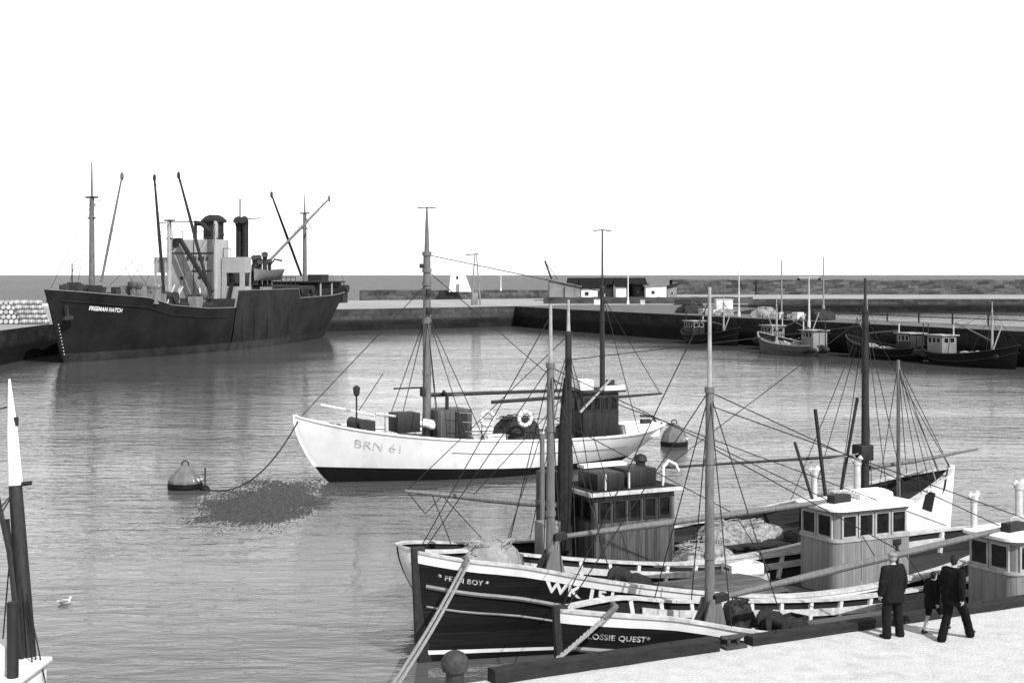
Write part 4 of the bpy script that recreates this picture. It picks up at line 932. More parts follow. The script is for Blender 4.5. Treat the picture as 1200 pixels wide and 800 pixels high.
# ------------------------------------------------------------------ small boats along the right pier
def small_boat(seed, L=13.4, hullm='tar_paint', stripe='iron'):
    h = Hull(L, 4.2, [(0, 2.3), (2, 1.8), (5, 1.35), (9, 1.15), (12, 1.35), (L, 1.75)], rake_b=.5, rake_s=1.0, zk=-.8, n=18)
    root = empty('small_fishing_boat', (0, 0, 0)); sh = lambda u: h.sheer(u * L); X = lambda a: L / 2 - a; rr = random.Random(seed)
    h.band(lambda u: -.7, sh, 6).build('hull', hullm, root)
    h.band(lambda u: sh(u) - .5, sh, 2, inset=.1, back=True).build('bulwark_lining', 'lining', root)
    h.deck(lambda u: sh(u) - .5, .08).build('deck', 'deck_planks', root)
    h.rail(sh, .06, .15, .08).build('cap_rail', stripe, root)
    h.strake(lambda u: sh(u) - .7, .04).build('rubbing_strake', 'iron', root)
    wh_ = MB().box((X(10.6), 0, 1.75), (2.2, 1.9, 2.2)).build('wheelhouse', 'shed_grey' if seed % 2 else 'brown_cabin', root, bevel=.06)
    MB().box((X(10.6), 0, 2.9), (2.6, 2.3, .1)).build('roof', 'weather_pole', wh_)
    for sd_ in (1, -1):
        for i in range(3): framed_window((X(11.5) + i * .62, sd_ * .95, 0), (X(11.5) + i * .62 + .52, sd_ * .95, 0), 2.1, 2.7, wh_, 'bare_wood', (0, sd_, 0))
    for i in range(2): framed_window((X(9.5), -.75 + i * .78, 0), (X(9.5), -.1 + i * .78, 0), 2.1, 2.7, wh_, 'bare_wood', (1, 0, 0))
    ms = MB().tube([(X(3.6), 0, 1), (X(3.6), 0, 5.6)], [.14, .09], 8).build('mast', 'weather_pole', root)
    MB().tube([(X(3.6), 0, 5.5), (X(3.6), 0, 6.4)], .05, 6).build('topmast', 'weather_pole', ms)
    MB().tube([(X(3.7), 0, 2.6), (X(9), .3, 4.2 if seed % 2 else 3.1)], [.08, .06], 7).build('boom', 'spar_wood', root)
    MB().tube([(X(12.6), 0, 1), (X(12.6), 0, 4)], [.07, .05], 7).build('mizzen_mast', 'dark_wood', root)
    MB().prism(rrect(X(8), X(5.4), -1, 1, .05), .6, 1.15).build('hatch', 'pale_planks', root)
    MB().tube([(X(9.9), .9, 2), (X(9.9), .9, 3.9)], .07, 7).build('exhaust_pipe', 'pole_white', root)
    gm = MB()
    for i in range(26):
        a = rr.uniform(2.2, 13); gm.ball((X(a), rr.uniform(-.9, .9), sh(a / L) - .5 + rr.uniform(0, .12)), (rr.uniform(.4, .9), rr.uniform(.3, .5), rr.uniform(.25, .5)), 8, 5)
    gm.build('nets_on_deck', 'dark_net', root, remesh=.09)
    gp = MB()
    for i in range(7):
        a = 4.6 + i * .55; gp.ball((X(a), .3 + rr.uniform(-.3, .3), sh(a / L) - .25 + rr.uniform(-.1, .15)), (rr.uniform(.5, .8), rr.uniform(.4, .7), rr.uniform(.3, .5)), 8, 5)
    gp.build('canvas_on_deck', 'net', root, remesh=.09)
    MB().tube([(X(3.3), -.5, 1), (X(3.0), .9, 4.6)], .06, 7).build('derrick', 'weather_pole', root)
    t_ = (X(3.6), 0, 5.5); ls = [[t_, (X(.2), 0, 2.35)], [t_, (X(10), 0, 2.95)]]
    for sd_ in (1, -1): ls += [[t_, h.pt(.2, sh(.2), sd_)], [t_, h.pt(.32, sh(.32), sd_)]]
    wires('rigging', ls, .02, root)
    return root
pang = math.atan2(pd.y, pd.x)
def moor(o, t, off, rz, label): 
    o.location = pier(t, off); o.rotation_euler = (0, 0, rz); tag(o, label, 'fishing boat', 'small fishing boats moored along the far pier')
p1_, p2_ = small_boat(1), small_boat(2)
moor(p2_, 45, -2.6, pang, 'small dark fishing boat at the far pier, farthest left of its line')
moor(p1_, 63, -2.7, pang + .03, 'small dark fishing boat with pale wheelhouse moored third from the right at the far pier')
p3_ = small_boat(3, 12.0, 'ship_mast', 'weather_pole'); moor(p3_, 69, -7.6, pang + PI, 'small pale hulled fishing boat lying outside another at the far pier')
moor(copy_tree(p2_), 80, -3.0, pang + PI, 'small dark fishing boat at the far pier with brown wheelhouse, bow towards the sheds')
moor(copy_tree(p1_), 93, -3.4, pang, 'small dark fishing boat at the far pier, nearest the right edge')
# stuff standing on the far pier
def crate_pile(t, o, n, seed, lab):
    rr = random.Random(seed)
    for i in range(n):
        w_, d_, h_ = rr.uniform(.8, 1.3), rr.uniform(.7, 1.0), rr.uniform(.6, .9)
        p = pier(t + i * 1.15, o + rr.uniform(-.4, .4), PT - .02)
        mb = MB().box((0, 0, h_ / 2), (w_, d_, h_))
        for z in (.12, h_ - .12): mb.box((0, 0, z), (w_ + .05, d_ + .05, .1))
        c = mb.build('crate', rr.choice(['fish_box', 'pale_canvas', 'dark_wood', 'bare_wood'])); c.location = p; c.rotation_euler = (0, 0, rr.uniform(0, 3))
        tag(c, f'{lab}, {NTH[i]} counted from the sheds', 'crate', 'crates on the far pier')
crate_pile(34, 3.5, 6, 1, 'wooden crate on the far pier near its bend')
crate_pile(52, 3.0, 8, 2, 'wooden crate on the far pier beside the lamp posts')
def net_heap(name, x, y, z, r, hgt, m, label, seed, cat='net', parent=None, sq=1.0, rot=0):
    rr = random.Random(seed); mb = MB(); rows = []
    ph = [rr.uniform(0, 6) for _ in range(8)]
    for j in range(9):
        t = j / 8; row = []
        for k in range(28):
            a = 2 * PI * k / 28; w_ = 1 + .13 * math.sin(3 * a + ph[0]) + .09 * math.sin(5 * a + ph[1] + 4 * t) + .06 * math.sin(9 * a + ph[2] + 9 * t)
            rad = r * w_ * math.cos(t * PI / 2 * .98)**.7
            row.append((rad * math.cos(a) * sq, rad * math.sin(a), hgt * (math.sin(t * PI / 2) + .07 * math.sin(4 * a + ph[3] + 7 * t) * (1 - t))))
        rows.append(row)
    mb.grid(rows, wrap=True, caps=True)
    for i in range(14):                                   # loops of rope and netting thrown over it
        a = rr.uniform(0, 6.3); q = [(r * .85 * sq * math.cos(a + s_ * 1.8) * lerp(.95, .3, rr.random()), r * .85 * math.sin(a + s_ * 1.8) * lerp(.95, .3, rr.random()), hgt * (.55 + .5 * math.sin(s_ * 3))) for s_ in [k / 6 for k in range(7)]]
        mb.tube(q, .025 * max(r, .6), 5)
    o = mb.build(name, m); o.location = (x, y, z); o.rotation_euler = (0, 0, rot)
    return tag(o, label, cat)
for i, (t, o_, m, lb_) in enumerate(((48, 4, 'net', 'pale heap of nets on the far pier between the crates'), (60.5, 3.2, 'dark_net', 'dark heap of nets on the far pier right of the crates'), (27, 6, 'dark_net', 'broad dark heap of gear at the bend of the far pier'))):
    p = pier(t, o_, PT - .03); net_heap('net_heap', p.x, p.y, p.z, 1.7 + .4 * (i == 2), 1.3, m, lb_, i)
# railing along the back edge
fr = empty('railing', pier(62, 7.6, PT), 0, 'long two bar iron railing along the back edge of the far pier', 'railing')
p0 = pier(62, 7.6, PT)
for i in range(9):
    q = pier(62 + i * 5.5, 7.6, PT) - p0; MB().box(q + V((0, 0, .65)), (.16, .16, 1.35)).build('post', 'iron', fr)
for z in (.7, 1.25): MB().tube([pier(61, 7.6, PT) - p0 + V((0, 0, z)), pier(108, 7.6, PT) - p0 + V((0, 0, z))], .06, 6).build('rail', 'iron', fr)
# lamp posts
def lamp_post(p, hgt, label, arm=.9, m='pale_paint', r=.11):
    o = empty('lamp_post', p, 0, label, 'lamp post', 'lamp posts on the piers')
    MB().lathe([(r * 2, 0), (r * 2, .5), (r * 1.2, .7), (r, .8), (r * .6, hgt)], (0, 0, 0), 10).build('post', m, o)
    if arm:
        MB().tube([(-arm, 0, hgt), (arm, 0, hgt + .03)], .06, 6).build('cross_arm', m, o)
        for sg in (-1, 1): MB().lathe([(.05, hgt + .02), (.17, hgt - .12), (.12, hgt - .3), (.02, hgt - .34)], (sg * arm, 0, 0), 8).build('lamp', 'dark_steel', o)
    return o
lamp_post(ground(866, 371, PT), 6.0, 'slim pale lamp post on the far pier nearest the sheds', 0)
lamp_post(ground(916, 372, PT), 7.4, 'slim lamp post on the far pier, left of the twin armed one', 0, 'grey_paint')
lamp_post(ground(948, 383, PT), 5.2, 'white lamp post with a cross arm on the far pier', 1.1, 'pole_white', .09)
lamp_post(ground(965, 362, 3.1), 9.0, 'thin lamp post on the far promenade below the breakwater', 0, 'grey_paint', .14)
lamp_post(at(736, 351, 262), 6.0, 'white post with a round board in front of the sheds', 0, 'white_paint').location.z = PT
lamp_post(at(587, 340, 396), 4.9, 'white pole on the outer breakwater right of the small white tower', 0, 'white_paint').location.z = 4.5
lamp_post(at(887, 344, 420), 4.4, 'short dark lantern on the promenade in front of the breakwater', .35, 'iron', .25).location.z = 3.1
# twin legged signal mast on the middle pier
sm = empty('signal_mast', (at(556, 358, 256).x, 256, PT), 0, 'tall two legged signal mast on the middle pier beside the white tower', 'signal mast')
for x in (-.5, 1.1): MB().tube([(x, 0, 0), (.15 + x * .2, 0, 9.2)], [.16, .09], 8).build('leg', 'grey_paint', sm)
MB().tube([(-1.6, 0, 9.1), (.7, 0, 9.3)], .1, 6).build('yard', 'dark_steel', sm)
for z in (2.5, 5): MB().tube([(lerp(-.5, .05, z / 9.2), 0, z), (lerp(1.1, .37, z / 9.2), 0, z)], .07, 6).build('brace', 'grey_paint', sm)
MB().box((.1, 0, 1.2), (1.1, .6, 2.2)).build('cabinet', 'grey_paint', sm, bevel=.05)
# white tower
tw = empty('harbour_tower', (at(538, 340, 398).x, 400, 4.2), 0, 'small white tapering tower on the outer breakwater against the sea', 'tower')
tb = MB(); rows = []
for z, a, b in ((0, -2.9, 3.4), (5.6, -2.3, 1.4), (5.65, -2.45, 1.55), (5.95, -2.45, 1.55)): rows.append([V((a, -2, z)), V((b, -2, z)), V((b, 2, z)), V((a, 2, z))])
tb.grid(rows, wrap=True, caps=True).build('tower_wall', 'white_paint', tw, smooth=False)
MB().box((-.4, -2.03, 1.1), (.9, .1, 2.1)).build('door', 'grey_paint', tw)
MB().box((-.5, -2.03, 4.0), (.6, .1, .9)).build('window', 'glass', tw)
MB().box((-.45, 0, 6.2), (1.6, 1.6, .5)).build('lantern_base', 'pale_paint', tw)
# ------------------------------------------------------------------ sheds on the pier head
def shed(name, x0, x1, y0, y1, zl, zr, wall_m, label, cat, roof='roof_dark', doors=(), windows=(), ridge=None, over=.35):
    """mono pitch (zl, zr = eaves at the two ends) or, with ridge, a gable whose ridge runs along x"""
    o = empty(name, (x0, y0, PT), 0, label, cat); w_, d_ = x1 - x0, y1 - y0
    if ridge is None:
        mb = MB().add([(0, 0, 0), (w_, 0, 0), (w_, d_, 0), (0, d_, 0), (0, 0, zl), (w_, 0, zr), (w_, d_, zr), (0, d_, zl)], [(0, 3, 2, 1), (4, 5, 6, 7), (0, 1, 5, 4), (1, 2, 6, 5), (2, 3, 7, 6), (3, 0, 4, 7)])
        mb.build('wall', wall_m, o, smooth=False)
        a, b = (-over, zl - over * (zr - zl) / w_), (w_ + over, zr + over * (zr - zl) / w_)
        MB().add([(a[0], -over, a[1] + .02), (b[0], -over, b[1] + .02), (b[0], d_ + over, b[1] + .02), (a[0], d_ + over, a[1] + .02),
                  (a[0], -over, a[1] + .3), (b[0], -over, b[1] + .3), (b[0], d_ + over, b[1] + .3), (a[0], d_ + over, a[1] + .3)],
                 [(0, 3, 2, 1), (4, 5, 6, 7), (0, 1, 5, 4), (1, 2, 6, 5), (2, 3, 7, 6), (3, 0, 4, 7)]).build('roof', roof, o, smooth=False)
    else:
        MB().add([(0, 0, 0), (w_, 0, 0), (w_, d_, 0), (0, d_, 0), (0, 0, zl), (w_, 0, zl), (w_, d_, zl), (0, d_, zl), (0, d_ / 2, ridge), (w_, d_ / 2, ridge)],
                 [(0, 3, 2, 1), (0, 1, 5, 4), (2, 3, 7, 6), (1, 2, 6, 9, 5), (3, 0, 4, 8, 7)]).build('wall', wall_m, o, smooth=False)
        k = (ridge - zl) / (d_ / 2); e = over
        pts = []
        for x in (-e, w_ + e): pts += [(x, -e, zl - k * e + .02), (x, d_ / 2, ridge + .02), (x, d_ + e, zl - k * e + .02), (x, d_ + e, zl - k * e + .25), (x, d_ / 2, ridge + .25), (x, -e, zl - k * e + .25)]
        MB().add(pts, [(0, 1, 4, 5), (1, 2, 3, 4), (11, 10, 7, 6), (10, 9, 8, 7), (5, 4, 10, 11), (4, 3, 9, 10), (0, 6, 7, 1), (1, 7, 8, 2), (0, 5, 11, 6), (2, 8, 9, 3)]).build('roof', roof, o, smooth=False)
    for (dx, dw, dh) in doors: MB().box((dx, -.03, dh / 2), (dw, .12, dh)).build('door', 'dark_wood', o)
    for (dx, z, dw, dh) in windows:
        f = MB().box((dx, -.02, z), (dw, .1, dh)).build('window', 'bare_wood', o); MB().box((dx, -.085, z), (dw - .25, .04, dh - .25)).build('pane', 'glass', f)
    return o
xa = lambda px, Y: (px - 600) / F * Y
shed('shed', xa(644, 296), xa(680, 296), 296, 306, 4.3, 2.9, 'shed_grey', 'pale grey shed with sloping roof at the left end of the pier buildings', 'shed', 'shed_grey', [(3.1, .25, 2.9)], [], None)
shed('shed', xa(681, 300), xa(709, 300), 300, 308, 2.7, 2.7, 'shed_white', 'white walled shed with a doorway under a dark roof, left of the signal post', 'shed', 'roof_dark', [(4.0, .9, 2.0)], [(1.2, 1.5, .9, .9)], 4.6)
shed('shed', xa(722, 298), xa(734, 298), 298, 306, 3.0, 3.0, 'shed_white', 'narrow white gabled shed between two dark roofed ones on the pier', 'shed', 'roof_dark', [], [], 4.4)
shed('warehouse', xa(668, 309), xa(757, 309), 309, 320, 3.3, 3.3, 'roof_dark', 'long low dark warehouse behind the white sheds on the pier', 'warehouse', 'roof_dark', [(8, 2.2, 2.4)], [], 4.6)
shed('shed', xa(757, 297), xa(781, 297), 297, 304, 3.0, 3.3, 'shed_white', 'white shed standing at the right end of the pier buildings', 'shed', 'shed_grey', [], [(1.5, 1.8, .8, .8)], None)
shed('store', xa(741, 306.5), xa(757, 306.5), 300.5, 308, 3.4, 3.2, 'roof_dark', 'black tarred store between the white sheds on the pier', 'store', 'roof_dark', [(1.2, 1.4, 2.1)], [], None)
shed('store', xa(782, 300), xa(793, 300), 300, 306, 2.7, 3.2, 'shed_grey', 'small dark lean-to at the right of the last white shed', 'store', 'roof_dark', [], [(1, 1.6, .7, .7)], None)
cr = empty('derrick_crane', (xa(647, 310), 310, PT), 0, 'old derrick crane with its jib raised above the grey shed', 'crane')
MB().box((0, 0, 2.2), (1.6, 1.6, 4.4)).build('crane_base', 'dark_steel', cr, bevel=.1)
MB().beam((0, 0, 4.2), (-1.6, 0, 8.6), .4, .4).build('jib', 'dark_steel', cr)
MB().tube([(-1.6, 0, 8.5), (1.2, 0, 4.5)], .06, 5).build('jib_stay', 'wire', cr)
rs = random.Random(12)
for i, (px, lb_, m) in enumerate(((700, 'pale box on the pier in front of the white walled shed', 'pale_canvas'), (753, 'short pale post base on the pier in front of the black store', 'pale_paint'), (800, 'low dark stack of timber on the pier right of the sheds', 'dark_wood'), (848, 'square pale hut at the bend of the far pier', 'shed_white'))):
    p = ground(px, 357 if i < 3 else 362, PT); sz = ((1.2, 1, .9), (.8, .8, .8), (3, 1.5, .9), (2.6, 2.4, 1.5))[i]
    o = MB().box((0, 0, sz[2] / 2), sz).box((0, 0, sz[2] + .04), (sz[0] + .15, sz[1] + .15, .09)).build(('box', 'post_base', 'timber_stack', 'hut')[i], m); o.location = p; tag(o, lb_, ('box', 'post', 'timber', 'hut')[i])

# ------------------------------------------------------------------ mooring buoys, ropes, dark water patch, gull
def buoy(p, r, hgt, label, rz=0):
    o = empty('mooring_buoy', p, rz, label, 'buoy', 'mooring buoys in the basin')
    MB().lathe([(r * .8, -.3), (r * .98, -.05), (r * 1.02, .12), (r, .25)], (0, 0, 0), 24).build('buoy_drum', 'tar_paint', o)
    MB().lathe([(r * .99, .25), (r * .98, .36), (r * .8, hgt * .58), (r * .5, hgt * .82), (r * .2, hgt * .97), (.03, hgt)], (0, 0, 0), 9).build('buoy_cone', 'buoy_grey', o, angle=20)
    MB().tube([(r * .2 * math.cos(a), 0, hgt + .02 + r * .2 * math.sin(a)) for a in [2 * PI * k / 12 for k in range(12)]], .035, 6, closed=True).build('ring', 'iron', o)
    rr = random.Random(int(r * 100)); mb = MB()
    for i in range(7):
        a = rr.uniform(-.9, .5); mb.tube([(r * k * math.cos(a), r * k * math.sin(a), lerp(hgt, .3, k) + .03) for k in (.15, .5, .8, .98)], .02, 5)
    mb.build('streaks_of_droppings', 'white_paint', o); mb2 = MB()
    return o
pb = ground(217, 572); buoy(pb, .72, 1.0, 'grey cone topped mooring buoy floating left of the white boat\'s bow')
pb2 = ground(790, 522, .0); buoy(pb2, .72, 1.2, 'grey mooring buoy floating just off the white boat\'s stern')
st = empty('mooring_stake', ground(240, 574), 0, 'thin iron stake with a float beside the left mooring buoy', 'stake')
MB().tube([(0, 0, -.3), (.02, 0, .95)], .035, 6).build('rod', 'iron', st); MB().ball((0, 0, .05), (.22, .2, .16), 10, 6).build('float', 'tar_paint', st)
def rope(pts, r, label, m='rope', cat='rope', name='mooring_rope'): return tag(MB().tube(pts, r, 8).build(name, m), label, cat, 'mooring ropes')
wb = w_world(.15, .1, 2.75); ca = ground(240, 573, .92)
rope(sag(wb, ca, 1.0, 14), .03, 'dark mooring rope sagging from the white boat\'s bow to the left buoy', 'dark_rope')
rope(sag(w_world(18.5, .3, 1.8), pb2 + V((0, 0, 1.2)), .1, 6), .03, 'short mooring rope from the white boat\'s stern to the right buoy', 'dark_rope')
# life rings
def life_ring(p, rz, label):
    o = empty('life_ring', p, rz, label, 'life ring', 'life rings on the white boat')
    MB().tube([(.3 * math.cos(a), 0, .3 * math.sin(a)) for a in [2 * PI * k / 28 for k in range(28)]], .085, 10, closed=True).build('ring', 'white_paint', o)
    for k in range(8):
        a = PI / 8 + k * PI / 4
        MB().tube([(.3 * math.cos(a + q), 0, .3 * math.sin(a + q)) for q in (-.06, .06)], .09, 10).build('band', 'grey_paint', o)
life_ring(w_world(8.05, 2.4, 2.68), QA, 'left one of two white life rings on the rail of the boat in mid basin')
life_ring(w_world(9.9, 2.45, 2.6), QA, 'white life ring beside the dark heap of nets, nearer the wheelhouse of the basin boat')
p = w_world(10.3, .9, 1.15); net_heap('net_heap', p.x, p.y, p.z, 1.0, 1.35, 'dark_net', 'dark heap of nets on deck under the right life ring', 21, sq=1.2, rot=QA)
p = w_world(9.0, 1.3, 1.15); o = MB().box((0, 0, .3), (1.0, .5, .6)).box((0, 0, .63), (1.1, .6, .07)).build('deck_chest', 'white_paint', bevel=.02); o.location = p; o.rotation_euler = (0, 0, QA); tag(o, 'small white chest on deck between the two life rings', 'chest')
p = w_world(8.2, 1.3, 1.2); o = MB().box((0, 0, .28), (.8, .45, .56)).box((0, 0, .59), (.9, .5, .06)).build('deck_chest', 'pale_paint', bevel=.02); o.location = p; o.rotation_euler = (0, 0, QA); tag(o, 'small white chest on deck left of both life rings', 'chest')
p = w_world(12.75, .7, 1.1); net_heap('rope_coil', p.x, p.y, p.z, .55, .9, 'dark_net', 'dark coil of gear on deck against the basin boat\'s wheelhouse', 22, cat='gear')
# dark patch on the water
from mathutils import noise as NZ
sw = MB(); rows = []                                  # a low, uneven dark sheet: where it dips under the surface the water shows
for j in range(230):
    v = lerp(-.25, 1.25, j / 229); py = lerp(568, 616, v); row = []
    for i in range(230):
        u = lerp(-1.5, 1.5, i / 229); px = lerp(322, 288, v) + u * 66; p = ground(px, py)
        q = V((p.x, p.y, 0)); d = math.sqrt((u * (.85 + .25 * v))**2 + ((v - .5 + .1 * u) / .55)**2) + .45 * NZ.noise(q * .45) + .2 * NZ.noise(q * 1.7)
        env = clamp((1.05 - d) * 1.3, -1, .55)
        z = .045 * env - .004 + .014 * NZ.noise(V((p.x * 6.5, p.y * 3.4, 1.3))) + .05 * NZ.noise(V((p.x * 14, p.y * 9, 4.1)))
        row.append(V((p.x, p.y, min(z, .09))))
    rows.append(row)
sw.grid(rows)
tag(sw.build('dark_water_patch', 'dark_water_patch', smooth=False), kind='stuff')
# gull on the water
gl = empty('gull', ground(76, 707), .4, 'small white gull floating alone on the water at the left', 'gull')
gb = MB().ball((0, 0, .07), (.21, .095, .09), 14, 8); gb.ball((.19, 0, .2), (.06, .05, .055), 12, 8)
gb.tube([(.13, 0, .08), (.17, 0, .15), (.19, 0, .2)], [.06, .045, .045], 10); gb.tube([(-.15, 0, .09), (-.3, 0, .13)], [.05, .015], 8)
gb.build('body', 'feather', gl, remesh=.014, sm_it=3)
for sg in (1, -1): MB().ball((-.05, sg * .075, .1), (.19, .03, .06), 12, 6).build('wing', 'grey_paint', gl)
gl.scale = (.75, .75, .75)
MB().tube([(.24, 0, .195), (.3, 0, .185)], [.018, .004], 8).build('beak', 'bare_wood', gl)
# ------------------------------------------------------------------ quay edge
for i, (s0, s1, lb_) in enumerate(((0.02, 4.95, 'dark weathered timber kerb at the quay edge beside the bollard'), (5.75, 11.4, 'dark weathered timber kerb at the quay edge left of the two men'),
                                   (11.44, 16.6, 'dark weathered timber kerb at the quay edge beyond the walking man'), (16.64, 24, 'dark weathered timber kerb at the right end of the quay edge'))):
    mb = MB(); hk = 0 if i == 0 else -.07; n = max(4, int((s1 - s0) / .35)); rr = random.Random(i); rows = []
    for k in range(n + 1):
        s = lerp(s0, s1, k / n); j = lambda a: rr.uniform(-a, a)
        rows.append([quay(s, -.02 + j(.012), 1.6), quay(s, -.02 + j(.012), 1.83 + hk + j(.012)), quay(s, -.05, 1.85 + hk + j(.01)), quay(s, -.3, 1.85 + hk + j(.01)), quay(s, -.33 + j(.012), 1.82 + hk + j(.012)), quay(s, -.33 + j(.015), 1.6)])
    mb.grid(rows, wrap=True, caps=True)
    for k in range(int((s1 - s0) / 1.6)): 
        s = s0 + .7 + k * 1.6; c = quay(s, -.17, 1.845 + hk); mb.tube([c, c + V((0, 0, .025))], .035, 8)
    tag(mb.build('timber_kerb', 'weathered_timber', angle=30), lb_, 'kerb', 'timber kerbs along the quay edge')
bl = empty('bollard', (-1.0, 24.62, 1.6), 0, 'round headed iron bollard on the quay at the bottom of the picture', 'bollard')
MB().lathe([(.3, 0), (.3, .05), (.2, .12), (.165, .3), (.16, .46)], (0, 0, 0), 24).build('post', 'iron', bl)
MB().lathe([(.15, .44), (.22, .48), (.245, .58), (.235, .68), (.18, .77), (.09, .82), (.01, .835)], (0, 0, 0), 24).build('head', 'rust_iron', bl)
cl = empty('mooring_cleat', quay(5.35, -.22, 1.6), QA, 'rusty iron cleat in the gap between two timber kerbs', 'cleat')
MB().box((0, 0, .03), (.5, .26, .06)).build('base', 'rust_iron', cl, bevel=.01); hn = MB()
for q in (-.12, .12): hn.tube([(q, 0, .05), (q, 0, .2)], .045, 10)
hn.tube([(-.3, 0, .24), (-.15, 0, .21), (.15, 0, .21), (.3, 0, .24)], [.035, .055, .055, .035], 10); hn.build('horn', 'rust_iron', cl)
rg = empty('mooring_ring', (-2.25, 24.0, 1.6), 0, 'iron mooring ring let into the quay left of the bollard', 'mooring ring')
MB().box((0, 0, .02), (.3, .2, .04)).build('plate', 'iron', rg); MB().tube([(.12 * math.cos(a), .02, .12 + .12 * math.sin(a)) for a in [2 * PI * k / 16 for k in range(16)]], .022, 6, closed=True).build('ring', 'iron', rg)
def strand_rope(p0, p1, drop, r, label, pair=0.0, name='mooring_rope', bend=0.0):
    pts = sag(p0, p1, drop, 40); mb = MB(); d = (V(p1) - V(p0)).normalized(); sdv = d.cross(V((0, 0, 1))).normalized(); up = sdv.cross(d)
    for off in ((-pair, pair) if pair else (0,)):
        for k in range(3):
            q = []
            for i in range(161):
                t = i / 160; f_ = t * 40; j = min(int(f_), 39); c = pts[j].lerp(pts[j + 1], f_ - j); a = t * (V(p1) - V(p0)).length / (r * 9) * 2 * PI + k * 2 * PI / 3
                q.append(c + sdv * (off + math.cos(a) * r * .55) + up * (math.sin(a) * r * .55))
            mb.tube(q, r * .62, 5)
    return tag(mb.build(name, 'rope'), label, 'rope', 'mooring ropes')
def hull_pt(s_c, o_c, h, a, dz, sd=1, out=.08):       # a point of a dark boat's rail in the world
    p = h.pt(a / h.L, h.sheer(a), sd) ; return quay(s_c - p.x, o_c - p.y - sd * out, p.z + dz)
rB = hull_pt(10.9, 7.0, hB, .95, .03); rA = hull_pt(12.15, 2.45, hA, .95, .03)
strand_rope(rB, (-2.2, 24.02, 1.72), .12, .034, 'thick doubled pale mooring rope from the tall dark bow down past the bollard', .05)
strand_rope(rA, quay(.3, .06, 1.1), .05, .045, 'single thick pale mooring rope from the nearer dark bow down behind the timber kerb')
for (rp, nm_, lb_) in ((rB, hB, 'dark rope sleeve where the doubled mooring rope crosses the outer boat\'s white strake'), (rA, hA, 'dark rope sleeve where the single mooring rope crosses the nearer boat\'s white strake')):
    e = V((-2.2, 24.02, 1.72)) if rp is rB else quay(.3, .06, 1.1); d = (e - rp).normalized()
    ins = quay(0, .25) - quay(0, 0)
    tag(MB().tube([rp + ins * 1.3 + V((.1, 0, .0)), rp + ins * .5 + V((0, 0, .06)), rp + V((0, 0, .03)), rp + d * .25, rp + d * .5], [.05, .06, .065, .062, .055], 10).build('rope_sleeve', 'canvas'), lb_, 'rope sleeve')
# loose things on the boats' decks
p = on_boat(10.9, 7.0, 9.3 - 2.3, -.9, dkB(2.3 / 18.6)); net_heap('net_heap', p.x, p.y, p.z - .02, .72, .98, 'rope', 'pale heap of rope and netting on the outer dark boat\'s foredeck', 31, sq=1.3, rot=QA)
p = on_boat(10.9, 7.0, 9.3 - 8.4, 1.4, .42); net_heap('net_heap', p.x, p.y, p.z, .45, .5, 'dark_net', 'dark heap of net on deck beside the second boat\'s hatch', 32, sq=1.5, rot=QA)
def c_boat(x, y, z): return quay(12.75 + x, 11.45 + y, z)
for i, (x, y, r, hg, m, lb_, sq) in enumerate(((-.9, -1.2, .8, .75, 'net', 'speckled heap of net beside the third boat\'s dark wheelhouse', 1.3), (1.2, .1, .85, .5, 'net', 'long pale heap of drying nets on the third boat\'s hatch', 1.6), (3.9, -.9, .7, .5, 'net', 'pale crumpled nets on deck before the second wheelhouse', 1.6), (2.4, -1.75, .6, .45, 'dark_net', 'dark net folded along the third boat\'s rail', 2.0))):
    p = c_boat(x, y, 1.06 if i == 1 else .55); net_heap('net_heap', p.x, p.y, p.z, r, hg, m, lb_, 40 + i, sq=sq, rot=QA)
def fish_box(p, rz, m, label, sz=(.8, .5, .32)):
    o = empty('fish_box', p, rz, label, 'fish box', 'fish boxes on the boats'); x, y, z = sz
    mb = MB().box((0, 0, .02), (x, y, .04))
    for q in (-1, 1): mb.box((0, q * (y / 2 - .015), z / 2), (x, .03, z)).box((q * (x / 2 - .015), 0, z / 2 + .001), (.03, y - .062, z))
    mb.build('box', m, o); MB().box((x / 2 + .012, 0, z * .6), (.02, y * .5, .05)).box((-x / 2 - .012, 0, z * .6), (.02, y * .5, .05)).build('grip', 'dark_wood', o)
fish_box(on_boat(10.9, 7.0, -1.2, -1.35, .45), QA + .1, 'fish_box', 'white fish box on the second boat\'s far side deck, lower of two', (1.0, .55, .35))
fish_box(on_boat(10.9, 7.0, -1.0, -1.38, .81), QA - .1, 'white_paint', 'white fish box on top of another on the second boat\'s deck', (1.0, .55, .3))
fish_box(c_boat(5.0, .4, .6), QA, 'black_paint', 'large black box on the third boat\'s deck by the long spar', (1.5, 1.0, 1.15))
fish_box(on_boat(12.15, 2.45, -1.6, -1.3, .42), QA + .05, 'dark_wood', 'dark wooden box against the far rail of the nearest boat', (1.6, .5, .5))
fish_box(on_boat(12.15, 2.45, 2.2, -1.35, .45), QA + .3, 'dark_wood', 'small dark box on the nearest boat\'s deck aft of its mast', (.7, .5, .4))
p = on_boat(12.15, 2.45, 3.9, -1.2, dkA(.29)); net_heap('rope_coil', p.x, p.y, p.z, .4, .6, 'dark_net', 'dark bundle of gear hung at the far rail before the nearest boat\'s mast', 51, cat='gear')

